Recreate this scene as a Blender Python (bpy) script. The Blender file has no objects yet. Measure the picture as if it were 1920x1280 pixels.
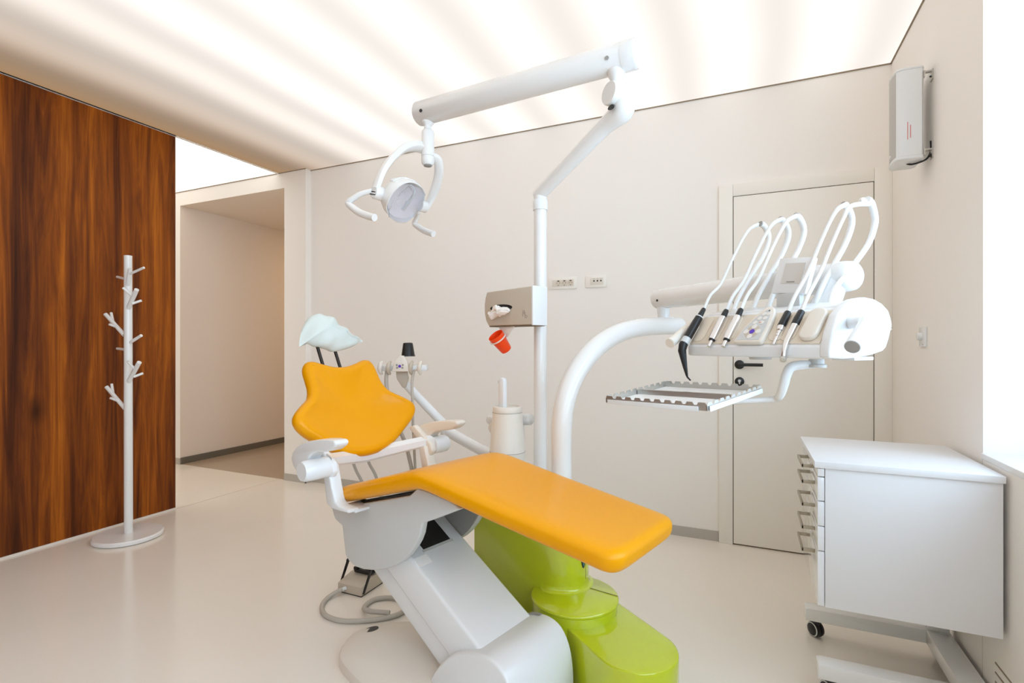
import bpy, bmesh, math, random
from mathutils import Vector, Matrix
random.seed(7)
sc = bpy.context.scene
COL = sc.collection
R = math.radians

# ------------------------------------------------------------------ camera
cam_d = bpy.data.cameras.new('camera')
cam_d.sensor_width = 36.0
cam_d.lens = 36.0 * 969.0 / 1920.0
cam_d.shift_y = 4.5 / 1920.0
cam_d.clip_start = 0.02
cam = bpy.data.objects.new('camera', cam_d)
cam.location = (0, 0, 1.21)
cam.rotation_euler = (R(90), 0, R(24.4))
COL.objects.link(cam)
sc.camera = cam

# ------------------------------------------------------------------ world, light, exposure
sc.view_settings.view_transform = 'Standard'
sc.view_settings.look = 'None'
sc.view_settings.gamma = 1.0
sc.view_settings.use_curve_mapping = False
sc.view_settings.exposure = 0.63
w = bpy.data.worlds.new('world')
sc.world = w
w.use_nodes = True
bg = w.node_tree.nodes['Background']
bg.inputs[0].default_value = (0.64, 0.82, 1.0, 1)
bg.inputs[1].default_value = 3.1
CEIL_STRENGTH = 0.765

# ------------------------------------------------------------------ materials
MATS = {}
def mat(name, col, rough=0.5, metal=0.0, coat=0.0, spec=0.5, trans=0.0, ior=1.45, bump=None, emit=None, sub=0.0):
    if name in MATS: return MATS[name]
    m = bpy.data.materials.new(name); m.use_nodes = True
    nt = m.node_tree; b = nt.nodes['Principled BSDF']
    b.inputs['Base Color'].default_value = (*col, 1)
    b.inputs['Roughness'].default_value = rough
    b.inputs['Metallic'].default_value = metal
    b.inputs['Coat Weight'].default_value = coat
    b.inputs['Coat Roughness'].default_value = 0.08
    b.inputs['Specular IOR Level'].default_value = spec
    b.inputs['Transmission Weight'].default_value = trans
    b.inputs['IOR'].default_value = ior
    if bump:
        sc_, st = bump
        t = nt.nodes.new('ShaderNodeTexCoord'); n = nt.nodes.new('ShaderNodeTexNoise')
        n.inputs['Scale'].default_value = sc_; n.inputs['Detail'].default_value = 3
        bp = nt.nodes.new('ShaderNodeBump'); bp.inputs['Strength'].default_value = st; bp.inputs['Distance'].default_value = 0.002
        nt.links.new(t.outputs['Object'], n.inputs['Vector']); nt.links.new(n.outputs['Fac'], bp.inputs['Height'])
        nt.links.new(bp.outputs['Normal'], b.inputs['Normal'])
    if emit:
        b.inputs['Emission Color'].default_value = (*emit[0], 1); b.inputs['Emission Strength'].default_value = emit[1]
    MATS[name] = m
    return m

M_wall = mat('wall_paint', (0.92, 0.885, 0.84), 0.75, bump=(180, 0.06))
M_corr = mat('lamplit_corridor_paint', (0.92, 0.83, 0.73), 0.8)  # wall paint made warmer, the hue of lamplight put into the colour
M_reveal = mat('reveal_paint', (0.88, 0.88, 0.88), 0.7)
M_base = mat('baseboard_grey', (0.50, 0.47, 0.42), 0.5)
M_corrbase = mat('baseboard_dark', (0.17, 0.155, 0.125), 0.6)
M_gap = mat('shadow_gap', (0.30, 0.24, 0.17), 0.7)
M_door = mat('door_lacquer', (0.91, 0.88, 0.82), 0.38)
M_seam = mat('door_seam', (0.16, 0.12, 0.07), 0.7)
M_white = mat('white_plastic', (0.80, 0.82, 0.83), 0.25, coat=0.25)
M_whitem = mat('white_lacquered_metal', (0.82, 0.82, 0.81), 0.22, coat=0.4)
M_warm = mat('warm_white_plastic', (0.78, 0.73, 0.65), 0.35)
M_panel = mat('cream_panel_plastic', (0.74, 0.66, 0.55), 0.4)
M_greyp = mat('light_grey_plastic', (0.60, 0.615, 0.61), 0.3, coat=0.2)
M_grey = mat('grey_plastic', (0.33, 0.32, 0.30), 0.45)
M_beige = mat('taupe_plastic', (0.56, 0.49, 0.40), 0.4)
M_black = mat('black_plastic', (0.012, 0.012, 0.013), 0.35)
M_rubber = mat('black_rubber', (0.02, 0.02, 0.02), 0.6)
M_chrome = mat('chrome', (0.75, 0.75, 0.76), 0.12, metal=1.0)
M_steel = mat('brushed_steel', (0.60, 0.59, 0.56), 0.28, metal=1.0)
M_orange = mat('orange_upholstery', (0.82, 0.345, 0.0), 0.34, coat=0.14, spec=0.18, bump=(220, 0.05))
M_green = mat('lime_green_lacquer', (0.55, 0.64, 0.010), 0.20, coat=1.0)
M_cloth = mat('pale_mint_cloth', (0.68, 0.76, 0.74), 0.85, bump=(60, 0.2))
M_tissue = mat('tissue_paper', (0.90, 0.86, 0.82), 0.9)
M_cup = mat('orange_red_plastic', (0.90, 0.06, 0.002), 0.35)
M_hose = mat('white_hose', (0.78, 0.79, 0.79), 0.35)
M_greyhose = mat('grey_hose', (0.50, 0.46, 0.40), 0.45)
M_cab = mat('white_laminate', (0.82, 0.83, 0.85), 0.35)
M_front = mat('gloss_white_front', (0.82, 0.83, 0.85), 0.04, coat=1.0)
M_handle = mat('satin_nickel', (0.42, 0.37, 0.29), 0.35, metal=0.9)
M_purple = mat('purple_key', (0.10, 0.03, 0.50), 0.4)
M_key = mat('white_key', (0.80, 0.78, 0.74), 0.4)
M_red = mat('red_print', (0.75, 0.25, 0.22), 0.6)
M_ink = mat('grey_print', (0.26, 0.22, 0.18), 0.6)
M_blue = mat('blue_wire', (0.05, 0.2, 0.6), 0.4)
M_yellow = mat('yellow_wire', (0.6, 0.5, 0.05), 0.4)
M_teal = mat('teal_connector', (0.03, 0.20, 0.18), 0.4)
M_screen = mat('grey_screen', (0.62, 0.60, 0.56), 0.15, coat=0.5)
M_lens = mat('clear_lens', (0.97, 0.97, 1.0), 0.05, trans=0.95, ior=1.12)
M_reflector = mat('mirror_reflector', (0.95, 0.95, 0.99), 0.35, metal=0.5)
M_glass = mat('window_glass', (0.97, 0.99, 1.0), 0.0, trans=1.0, ior=1.01)
M_uvgrey = mat('grey_mesh_screen', (0.52, 0.50, 0.47), 0.5)
M_frame = mat('window_frame_white', (0.8, 0.8, 0.8), 0.4)

def wood():
    m = bpy.data.materials.new('walnut_veneer'); m.use_nodes = True
    nt = m.node_tree; N = nt.nodes; L = nt.links; b = N['Principled BSDF']
    tc = N.new('ShaderNodeTexCoord')
    def noise(sy, szz, detail, rough=0.55, dist=0.0):
        mp = N.new('ShaderNodeMapping'); mp.inputs['Scale'].default_value = (0.001, sy, szz)
        n = N.new('ShaderNodeTexNoise'); n.inputs['Scale'].default_value = 1.0
        n.inputs['Detail'].default_value = detail; n.inputs['Roughness'].default_value = rough; n.inputs['Distortion'].default_value = dist
        L.new(tc.outputs['Object'], mp.inputs['Vector']); L.new(mp.outputs['Vector'], n.inputs['Vector'])
        return n.outputs['Fac']
    broad = noise(5.5, 0.10, 2, 0.5, 0.25)
    figure = noise(15, 0.9, 5, 0.62, 1.6)
    fine = noise(120, 3.0, 4, 0.7, 0.3)
    def math_(op, a, c):
        x = N.new('ShaderNodeMath'); x.operation = op
        for i, v in enumerate((a, c)):
            if isinstance(v, (int, float)): x.inputs[i].default_value = v
            else: L.new(v, x.inputs[i])
        return x.outputs[0]
    v = math_('ADD', math_('MULTIPLY', broad, 0.70), math_('ADD', math_('MULTIPLY', figure, 0.42), math_('MULTIPLY', fine, 0.14)))
    r = N.new('ShaderNodeValToRGB'); cr = r.color_ramp
    cr.elements[0].position = 0.46; cr.elements[0].color = (0.028, 0.007, 0.0022, 1)
    cr.elements[1].position = 0.80; cr.elements[1].color = (0.47, 0.135, 0.010, 1)
    e = cr.elements.new(0.58); e.color = (0.105, 0.026, 0.0055, 1)
    e = cr.elements.new(0.68); e.color = (0.24, 0.060, 0.006, 1)
    L.new(v, r.inputs['Fac']); 
    # knots
    vo = N.new('ShaderNodeTexVoronoi'); mp = N.new('ShaderNodeMapping'); mp.inputs['Scale'].default_value = (0.001, 2.3, 1.15); mp.inputs['Location'].default_value = (0, 0.35, 0.2)
    L.new(tc.outputs['Object'], mp.inputs['Vector']); L.new(mp.outputs['Vector'], vo.inputs['Vector']); vo.inputs['Scale'].default_value = 1.0
    kr = N.new('ShaderNodeMapRange'); kr.inputs['From Min'].default_value = 0.02; kr.inputs['From Max'].default_value = 0.13
    kr.inputs['To Min'].default_value = 0.30; kr.inputs['To Max'].default_value = 1.0
    L.new(vo.outputs['Distance'], kr.inputs['Value'])
    mx = N.new('ShaderNodeMix'); mx.data_type = 'RGBA'; mx.blend_type = 'MULTIPLY'; mx.inputs[0].default_value = 1.0
    L.new(r.outputs['Color'], mx.inputs[6]); L.new(kr.outputs['Result'], mx.inputs[7])
    L.new(mx.outputs[2], b.inputs['Base Color'])
    b.inputs['Roughness'].default_value = 0.5
    b.inputs['Specular IOR Level'].default_value = 0.15
    return m
M_wood = wood()

def floor_mat(name, c1, rough):
    m = bpy.data.materials.new(name); m.use_nodes = True
    nt = m.node_tree; b = nt.nodes['Principled BSDF']
    tc = nt.nodes.new('ShaderNodeTexCoord'); n = nt.nodes.new('ShaderNodeTexNoise'); n.inputs['Scale'].default_value = 1.3; n.inputs['Detail'].default_value = 4
    r = nt.nodes.new('ShaderNodeValToRGB')
    r.color_ramp.elements[0].position = 0.35; r.color_ramp.elements[0].color = (*[x * 0.96 for x in c1], 1)
    r.color_ramp.elements[1].position = 0.7; r.color_ramp.elements[1].color = (*c1, 1)
    nt.links.new(tc.outputs['Object'], n.inputs['Vector']); nt.links.new(n.outputs['Fac'], r.inputs['Fac']); nt.links.new(r.outputs['Color'], b.inputs['Base Color'])
    b.inputs['Roughness'].default_value = rough
    b.inputs['Coat Weight'].default_value = 0.25; b.inputs['Coat Roughness'].default_value = 0.12
    return m
M_floor = floor_mat('resin_floor', (0.86, 0.80, 0.715), 0.20)
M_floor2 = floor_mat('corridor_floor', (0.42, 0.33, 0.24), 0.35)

def ceil_mat(name, strength, period, phase, edge_x=None):
    """back-lit stretch membrane: soft bands where the tubes run behind it"""
    m = bpy.data.materials.new(name); m.use_nodes = True
    nt = m.node_tree; N = nt.nodes; L = nt.links
    N.remove(N['Principled BSDF'])
    em = N.new('ShaderNodeEmission'); L.new(em.outputs[0], N['Material Output'].inputs[0])
    tc = N.new('ShaderNodeTexCoord'); sx = N.new('ShaderNodeSeparateXYZ'); L.new(tc.outputs['Object'], sx.inputs[0])
    def mth(op, a, c=None):
        x = N.new('ShaderNodeMath'); x.operation = op
        for i, v in enumerate((a, c)):
            if v is None: continue
            if isinstance(v, (int, float)): x.inputs[i].default_value = v
            else: L.new(v, x.inputs[i])
        return x.outputs[0]
    nz = N.new('ShaderNodeTexNoise'); nz.inputs['Scale'].default_value = 0.9; nz.inputs['Detail'].default_value = 1
    L.new(tc.outputs['Object'], nz.inputs['Vector'])
    ph = mth('ADD', mth('MULTIPLY', sx.outputs[0], 2 * math.pi / period), mth('ADD', mth('MULTIPLY', nz.outputs['Fac'], 1.6), phase))
    band = mth('COSINE', ph)
    val = mth('ADD', mth('MULTIPLY', band, 0.13), 0.93)
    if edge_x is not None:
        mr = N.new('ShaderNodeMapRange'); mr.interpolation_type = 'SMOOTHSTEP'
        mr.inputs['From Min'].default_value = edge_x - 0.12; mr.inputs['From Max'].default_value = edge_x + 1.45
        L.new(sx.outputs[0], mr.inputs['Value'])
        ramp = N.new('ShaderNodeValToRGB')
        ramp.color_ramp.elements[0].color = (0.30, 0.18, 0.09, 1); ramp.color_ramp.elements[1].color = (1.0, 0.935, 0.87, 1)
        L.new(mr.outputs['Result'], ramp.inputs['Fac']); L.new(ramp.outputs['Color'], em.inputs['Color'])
    else:
        em.inputs['Color'].default_value = (1.0, 0.92, 0.82, 1)
    L.new(mth('MULTIPLY', val, strength), em.inputs['Strength'])
    return m
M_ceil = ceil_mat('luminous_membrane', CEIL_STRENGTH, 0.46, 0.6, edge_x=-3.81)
M_ceil2 = ceil_mat('luminous_membrane_hall', CEIL_STRENGTH * 1.35, 1.6, 1.0)

# ------------------------------------------------------------------ geometry helpers: each returns (verts, faces)
def merge(*gs):
    V, F = [], []
    for v, f in gs:
        o = len(V); V += v; F += [tuple(i + o for i in q) for q in f]
    return V, F

def from_bm(bm):
    bm.verts.index_update()
    r = ([tuple(v.co) for v in bm.verts], [tuple(v.index for v in f.verts) for f in bm.faces])
    bm.free(); return r

def bev(g, width, seg=2, ang=25):
    bm = bmesh.new(); vs = [bm.verts.new(v) for v in g[0]]
    for f in g[1]:
        try: bm.faces.new([vs[i] for i in f])
        except ValueError: pass
    bmesh.ops.recalc_face_normals(bm, faces=bm.faces)
    es = [e for e in bm.edges if len(e.link_faces) == 2 and e.calc_face_angle(0) > R(ang)]
    bmesh.ops.bevel(bm, geom=es, offset=width, segments=seg, affect='EDGES', profile=0.5, clamp_overlap=True)
    return from_bm(bm)

def box(x0, x1, y0, y1, z0, z1, b=0, seg=2):
    V = [(x, y, z) for z in (z0, z1) for x, y in ((x0, y0), (x1, y0), (x1, y1), (x0, y1))]
    F = [(3, 2, 1, 0), (4, 5, 6, 7), (0, 1, 5, 4), (1, 2, 6, 5), (2, 3, 7, 6), (3, 0, 4, 7)]
    return bev((V, F), b, seg) if b else (V, F)

def prism(pts, axis, a0, a1, b=0, seg=2, ang=25):
    """outline (2D) extruded along axis 'x','y','z' from a0 to a1"""
    def P(p, a):
        return {'x': (a, p[0], p[1]), 'y': (p[0], a, p[1]), 'z': (p[0], p[1], a)}[axis]
    n = len(pts)
    V = [P(p, a0) for p in pts] + [P(p, a1) for p in pts]
    F = [tuple(range(n)), tuple(range(2 * n - 1, n - 1, -1))] + [(i, i + n, (i + 1) % n + n, (i + 1) % n) for i in range(n)]
    return bev((V, F), b, seg, ang) if b else (V, F)

def smooth_path(pts, n=6, closed=False):
    P = [Vector(p) for p in pts]; out = []; k = len(P)
    rng = range(k) if closed else range(k - 1)
    for i in rng:
        if closed: p0, p1, p2, p3 = P[i - 1], P[i], P[(i + 1) % k], P[(i + 2) % k]
        else: p0, p1, p2, p3 = P[max(i - 1, 0)], P[i], P[i + 1], P[min(i + 2, k - 1)]
        for j in range(n):
            t = j / n
            out.append(0.5 * ((2 * p1) + (-p0 + p2) * t + (2 * p0 - 5 * p1 + 4 * p2 - p3) * t * t + (-p0 + 3 * p1 - 3 * p2 + p3) * t ** 3))
    if not closed: out.append(P[-1])
    return out

def tube(pts, r, seg=14, sm=0, caps=True, flat=None):
    """r: radius, or list of radii per control point; flat=(ra,rb) elliptical factor"""
    rs = r if isinstance(r, (list, tuple)) else [r] * len(pts)
    if sm:
        q = smooth_path([(*Vector(p), ) for p in pts], sm); rr = []
        for i in range(len(pts) - 1):
            for j in range(sm): rr.append(rs[i] + (rs[i + 1] - rs[i]) * j / sm)
        rr.append(rs[-1])
    else:
        q = [Vector(p) for p in pts]; rr = list(rs)
    V, F = [], []; m = len(q)
    t0 = (q[1] - q[0]).normalized()
    up = Vector((0, 0, 1)) if abs(t0.z) < 0.9 else Vector((1, 0, 0))
    nrm = (up - t0 * up.dot(t0)).normalized()
    for i in range(m):
        t = (q[min(i + 1, m - 1)] - q[max(i - 1, 0)]).normalized()
        nrm = (nrm - t * nrm.dot(t)).normalized(); bn = t.cross(nrm)
        fa, fb = flat if flat else (1, 1)
        for k in range(seg):
            a = 2 * math.pi * k / seg
            V.append(tuple(q[i] + nrm * (rr[i] * fa * math.cos(a)) + bn * (rr[i] * fb * math.sin(a))))
    for i in range(m - 1):
        for k in range(seg):
            F.append((i * seg + k, i * seg + (k + 1) % seg, (i + 1) * seg + (k + 1) % seg, (i + 1) * seg + k))
    if caps:
        F.append(tuple(range(seg - 1, -1, -1))); F.append(tuple((m - 1) * seg + k for k in range(seg)))
    return V, F

def lathe(prof, o=(0, 0, 0), ax=(0, 0, 1), seg=28):
    """prof: (radius, height along ax)"""
    a = Vector(ax).normalized(); o = Vector(o)
    up = Vector((1, 0, 0)) if abs(a.x) < 0.8 else Vector((0, 1, 0))
    e1 = (up - a * up.dot(a)).normalized(); e2 = a.cross(e1)
    V, F, prev = [], [], None
    for r, h in prof:
        if r < 1e-6:
            cur = [len(V)]; V.append(tuple(o + a * h))
        else:
            cur = list(range(len(V), len(V) + seg))
            for k in range(seg):
                t = 2 * math.pi * k / seg
                V.append(tuple(o + a * h + e1 * (r * math.cos(t)) + e2 * (r * math.sin(t))))
        if prev:
            if len(prev) == 1 and len(cur) > 1: F += [(prev[0], cur[(k + 1) % seg], cur[k])[::-1] for k in range(seg)]
            elif len(cur) == 1 and len(prev) > 1: F += [(prev[k], prev[(k + 1) % seg], cur[0]) for k in range(seg)]
            elif len(cur) > 1: F += [(prev[k], prev[(k + 1) % seg], cur[(k + 1) % seg], cur[k]) for k in range(seg)]
        prev = cur
    return V, F

def loft(rings, capa=True, capb=True, closed=True):
    V, F = [], []; n = len(rings[0])
    for r in rings: V += [tuple(p) for p in r]
    for i in range(len(rings) - 1):
        for k in range(n if closed else n - 1):
            F.append((i * n + k, i * n + (k + 1) % n, (i + 1) * n + (k + 1) % n, (i + 1) * n + k))
    if capa: F.append(tuple(range(n - 1, -1, -1)))
    if capb: F.append(tuple((len(rings) - 1) * n + k for k in range(n)))
    return V, F

def xf(g, m):
    return [tuple(m @ Vector(v)) for v in g[0]], g[1]
def arc(cx, cy, r, a0, a1, n):
    return [(cx + r * math.cos(R(a0 + (a1 - a0) * i / n)), cy + r * math.sin(R(a0 + (a1 - a0) * i / n))) for i in range(n + 1)]

# ------------------------------------------------------------------ object helpers
class Frame:
    def __init__(s, x, y, deg): s.x, s.y, s.a = x, y, R(deg)
    def world(s, p):
        c, n = math.cos(s.a), math.sin(s.a)
        return Vector((s.x + c * p[0] - n * p[1], s.y + n * p[0] + c * p[1], p[2]))
WORLD = Frame(0, 0, 0)
CH = Frame(-1.1054, 1.6884, -14.8)       # dental chair and unit: x to the foot end, y to the far side
HD = Frame(-0.175, 1.7873, -37.83)       # delivery head: x along its front, y to its back
TI = Frame(-0.8071, 1.9947, -19.4)       # tissue box
LF = Frame(-1.4377, 1.947, -12.47)       # lamp head: x where it shines, y along its tilt axis
TY = Frame(-0.3696, 1.4685, -24.3)       # tray

INFO = {}
def _mesh(name, g, m, base, ang):
    me = bpy.data.meshes.new(name)
    b = Vector(base)
    me.from_pydata([tuple(Vector(v) - b) for v in g[0]], [], g[1])
    bm = bmesh.new(); bm.from_mesh(me)
    bmesh.ops.recalc_face_normals(bm, faces=bm.faces); bm.to_mesh(me); bm.free()
    me.materials.append(m)
    if ang:
        me.shade_smooth(); me.set_sharp_from_angle(angle=R(ang))
    return me

def tags(o, label, cat, group=None, kind=None):
    if label: o['label'] = label
    if cat: o['category'] = cat
    if group: o['group'] = group
    if kind: o['kind'] = kind

def thing(name, label, cat, fr=WORLD, base=(0, 0, 0), group=None):
    o = bpy.data.objects.new(name, None); COL.objects.link(o)
    o.empty_display_size = 0.05
    o.location = fr.world(base); o.rotation_euler = (0, 0, fr.a)
    tags(o, label, cat, group); INFO[o.name] = base
    return o

def part(name, g, m, parent, ang=38, label=None, kind=None):
    base = INFO[parent.name]
    o = bpy.data.objects.new(name, _mesh(name, g, m, base, ang)); COL.objects.link(o)
    o.parent = parent; INFO[o.name] = base
    if label: o['label'] = label
    if kind: o['kind'] = kind
    return o

def single(name, g, m, label, cat, fr=WORLD, base=(0, 0, 0), group=None, ang=38):
    o = bpy.data.objects.new(name, _mesh(name, g, m, base, ang)); COL.objects.link(o)
    o.location = fr.world(base); o.rotation_euler = (0, 0, fr.a)
    tags(o, label, cat, group); INFO[o.name] = base
    return o

def struct(name, g, m, label=None, ang=30):
    o = bpy.data.objects.new(name, _mesh(name, g, m, (0, 0, 0), ang)); COL.objects.link(o)
    o['kind'] = 'structure'
    if label: o['label'] = label
    INFO[o.name] = (0, 0, 0)
    return o

# ================================================================== THE ROOM
YB, XR, XW, HC, YF = 3.41, 0.718, -3.81, 2.736, -1.7
struct('floor', box(-7.2, 1.0, YF - .1, YB + .1, -.1, 0), M_floor, 'glossy beige resin floor of the surgery')
fs = box(XW - .0015, XW + .0015, 2.432, 3.35, 0, .0006)
part('floor_seam', fs, mat('floor_seam', (0.42, 0.36, 0.29), .5), bpy.data.objects['floor'])
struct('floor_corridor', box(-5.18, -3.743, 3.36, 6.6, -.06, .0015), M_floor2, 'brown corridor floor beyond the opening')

wb = struct('wall_back', merge(box(-3.49, XR + .27, YB, YB + .1, 0, HC + .1)), M_wall, 'cream painted back wall')
struct('wall_back_left', merge(box(-3.743, -3.49, 3.35, YB + .1, 0, HC + .1), box(-5.18, -3.743, 3.35, YB + .1, 2.597, HC + .1), box(-7.2, -5.18, 3.35, YB + .1, 0, HC + .1)), M_wall, 'cream wall around the corridor opening')
struct('wall_corridor', merge(box(-5.28, -5.1795, 3.3502, 6.6, 0, 2.7), box(-5.28, -3.64, 6.6, 6.7, 0, 2.7), box(-3.743, -3.64, YB + .1, 6.6, 0, 2.7)), M_corr, 'beige corridor walls with warm lamplight in their colour')
struct('ceiling_corridor', box(-5.28, -3.64, 3.3502, 6.7, 2.5965, 2.7), M_corr, 'low beige corridor ceiling with warm lamplight in its colour')
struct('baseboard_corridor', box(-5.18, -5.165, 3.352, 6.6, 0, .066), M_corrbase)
struct('baseboard_back', merge(box(-3.475, -0.155, YB - .006, YB + .002, 0, .062)), M_base)
struct('baseboard_back_left', merge(box(-3.743, -3.484, 3.344, 3.352, 0, .062), box(-3.492, -3.484, 3.344, YB - .004, 0, .062), box(-7.1, -5.18, 3.344, 3.352, 0, .062)), M_base)

struct('wall_left', box(XW - .1, XW, YF, 2.43, 0, HC - .012), M_wood, 'dark walnut veneer feature wall')
struct('baseboard_left', box(XW, XW + .004, YF, 2.43, 0, .012), mat('pale_plinth', (.78, .72, .65), .5))
struct('wall_hall', merge(box(-7.2, -7.1, -.1, 3.35, 0, HC), box(-7.1, XW - .1, -.1, 0, 0, HC)), M_wall, 'hall walls behind the veneer wall')
struct('wall_front', box(XW - .1, XR + .3, YF - .1, YF, 0, HC), M_wall, 'wall behind the viewer')

# unseen lamp added down the corridor to brighten and warm its tone
cl_ = thing('added_corridor_light', 'slim unseen warm light added far down the corridor', 'lamp', WORLD, (-4.46, 5.55, 2.5965))
part('added_light_body', box(-4.62, -4.30, 5.0, 6.1, 2.575, 2.5965, .004), M_frame, cl_)
part('added_light_panel', box(-4.605, -4.315, 5.015, 6.085, 2.571, 2.576), mat('added_light_glow', (.9, .85, .75), .5, emit=((1.0, 0.74, 0.47), 5.0)), cl_)

# right wall with the window niche
ZS, YN, XG = .847, 2.216, .985
struct('wall_right', merge(box(XR, XR + .27, YN, YB, 0, HC + .1)), M_wall, 'cream right wall beside the window niche')
struct('wall_right_head', box(XR, XR + .27, YF, YN, 2.62, HC + .1), M_reveal, 'lintel above the window')
wl = struct('wall_right_low', box(XR - .004, XR + .27, YF, YN - .008, 0, ZS - .02), M_wall, 'panel below the window sill')
part('joint', box(XR - .002, XR + .002, YN - .008, YN, 0, ZS - .02), M_gap, wl)
for k in range(3):
    part('vent_slot', box(XR - .0055, XR - .003, 1.4, 2.11 - .0 * k, .205 - .03 * k, .210 - .03 * k), M_gap, wl)
struct('window_sill', box(XR - .006, XR + .27, YF, YN, ZS - .02, ZS, .003), M_reveal, 'white window sill')
wn = struct('window_1', merge(box(XG, XG + .06, YF, YN, ZS, ZS + .06), box(XG, XG + .06, YF, YN, 2.56, 2.62), box(XG, XG + .06, YN - .07, YN, ZS, 2.62), box(XG, XG + .06, YF, YF + .06, ZS, 2.62), box(XG, XG + .06, .22, .30, ZS, 2.62)), M_frame, 'white framed window in the niche')
for a, c in ((YF + .06, .22), (.30, YN - .07)):
    part('window_pane', box(XG + .027, XG + .033, a, c, ZS + .06, 2.56), M_glass, wn)

# ceilings
struct('ceiling', box(XW, XR, YF, YB, HC, HC + .02), M_ceil, 'luminous stretch ceiling with soft bands', ang=0)
struct('ceiling_hall', box(-7.1, XW - .012, 0, 3.35, HC, HC + .02), M_ceil2, 'bright luminous panel over the hall', ang=0)
struct('ceiling_slab', box(-7.3, 1.1, YF - .2, YB + .2, HC + .12, HC + .2), M_wall)
struct('trim_1', box(-3.49, XR, YB - .006, YB, HC - .006, HC), M_gap)
struct('trim_2', box(XR - .006, XR, YF, YB, HC - .006, HC), M_gap)
struct('trim_3', box(-7.1, -3.484, 3.344, 3.35, HC - .006, HC), M_gap)
struct('trim_4', box(XW - .012, XW, 0, 3.35, HC - .008, HC + .02), M_door)
struct('trim_5', box(XW, XW + .006, YF, 2.43, HC - .006, HC), M_black)

# door in the back wall
DX0, DX1, DZ = -.075, .637, 2.10
dr = struct('door_1', box(DX0 + .004, DX1 - .004, YB - .02, YB + .02, .008, DZ - .004, .002), M_door, 'plain cream door leaf with black lever handle')
part('rosette', lathe([(0, 0), (.027, 0), (.027, .009), (.024, .011), (0, .011)], (-.038, YB - .02, 1.086), (0, -1, 0)), M_black, dr)
part('lever_handle', merge(tube([(-.038, YB - .03, 1.086), (-.038, YB - .066, 1.086)], .009), tube([(-.046, YB - .062, 1.0865), (.088, YB - .062, 1.0865)], .0095)), M_black, dr)
ro = part('lock_rosette', lathe([(0, 0), (.026, 0), (.026, .009), (.023, .011), (0, .011)], (-.038, YB - .02, .985), (0, -1, 0)), M_black, dr)
part('lock_cylinder', merge(lathe([(0, .006), (.0085, .006), (.0085, .014), (0, .014)], (-.038, YB - .02, .989), (0, -1, 0)), box(-.0415, -.0345, YB - .034, YB - .02, .969, .987)), M_steel, dr)
fr_ = struct('trim_6', merge(box(DX0 - .078, DX0, YB - .022, YB, 0, DZ + .072, .002)), M_door, 'left door casing')
struct('trim_7', box(DX1, XR, YB - .022, YB, 0, DZ + .072, .002), M_door, 'right door casing')
struct('trim_8', box(DX0 + .0008, DX1 - .0008, YB - .022, YB, DZ, DZ + .072, .002), M_door, 'door head casing')
struct('trim_9', merge(box(DX0, DX0 + .004, YB - .012, YB, 0, DZ), box(DX1 - .004, DX1, YB - .012, YB, 0, DZ), box(DX0, DX1, YB - .012, YB, DZ - .004, DZ), box(DX0, DX1, YB - .012, YB, 0, .008)), M_seam, 'dark gap around the door leaf')

# ================================================================== COAT RACK
cr = thing('coat_rack', 'white tree shaped coat rack on a round foot before the wooden wall', 'coat rack', WORLD, (-3.522, 1.954, 0))
B0 = Vector((-3.522, 1.954, 0))
part('foot', lathe([(0, 0), (.178, 0), (.187, .006), (.187, .021), (.179, .029), (0, .030)], B0, seg=48), M_whitem, cr)
part('pole', tube([B0 + Vector((0, 0, .03)), B0 + Vector((-.005, 0, 1.762))], [.024, .0225], 20), M_whitem, cr)
cs, sn = math.cos(R(24.4)), math.sin(R(24.4))
def rk(X, Y, dep=0.0):
    px, py = 140 + X / 2.0625, 440 + Y / 2.0625
    z = 3.235 + dep; u = (px - 960) / 969 * z; h = 1.21 + (644.5 - py) / 969 * z
    return Vector((-sn * z + cs * u, cs * z + sn * u, h))
branches = [
    [((203, 210), 0, (215, 130), -.05, .0125), ((212, 152), -.04, (268, 127), -.07, .008), ((200, 172), .0, (165, 163), .06, .009)],
    [((203, 294), 0, (240, 212), -.07, .0135), ((222, 236), -.05, (186, 204), -.09, .008), ((222, 266), -.04, (259, 254), -.01, .008)],
    [((192, 388), 0, (119, 307), .03, .0125), ((150, 344), .02, (141, 302), .05, .0085), ((166, 358), .01, (134, 346), -.04, .008)],
    [((203, 424), 0, (258, 389), -.03, .0095), ((205, 445), .0, (165, 440), .05, .009), ((206, 430), 0, (209, 404), .08, .009)],
    [((203, 578), 0, (250, 493), -.07, .0135), ((233, 520), -.05, (205, 489), -.09, .008), ((228, 549), -.04, (265, 535), -.01, .008)],
    [((195, 672), 0, (123, 588), .03, .0125), ((151, 630), .02, (143, 577), .05, .0085), ((168, 643), .01, (139, 631), -.04, .008)]]
for br in branches:
    (a, da, b, db, r0) = br[0]
    bo = part('branch', tube([rk(*a, da), rk(*b, db)], [r0, r0 * .95], 12), M_whitem, cr)
    for (a, da, b, db, r0) in br[1:]:
        part('twig', tube([rk(*a, da), rk(*b, db)], [r0, r0 * .92], 10), M_whitem, bo)

# ================================================================== DENTAL CHAIR (frame CH)
ch = thing('dental_chair', 'orange upholstered dental treatment chair with white lift arm and base', 'dental chair', CH, (0, 0, 0))

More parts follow.
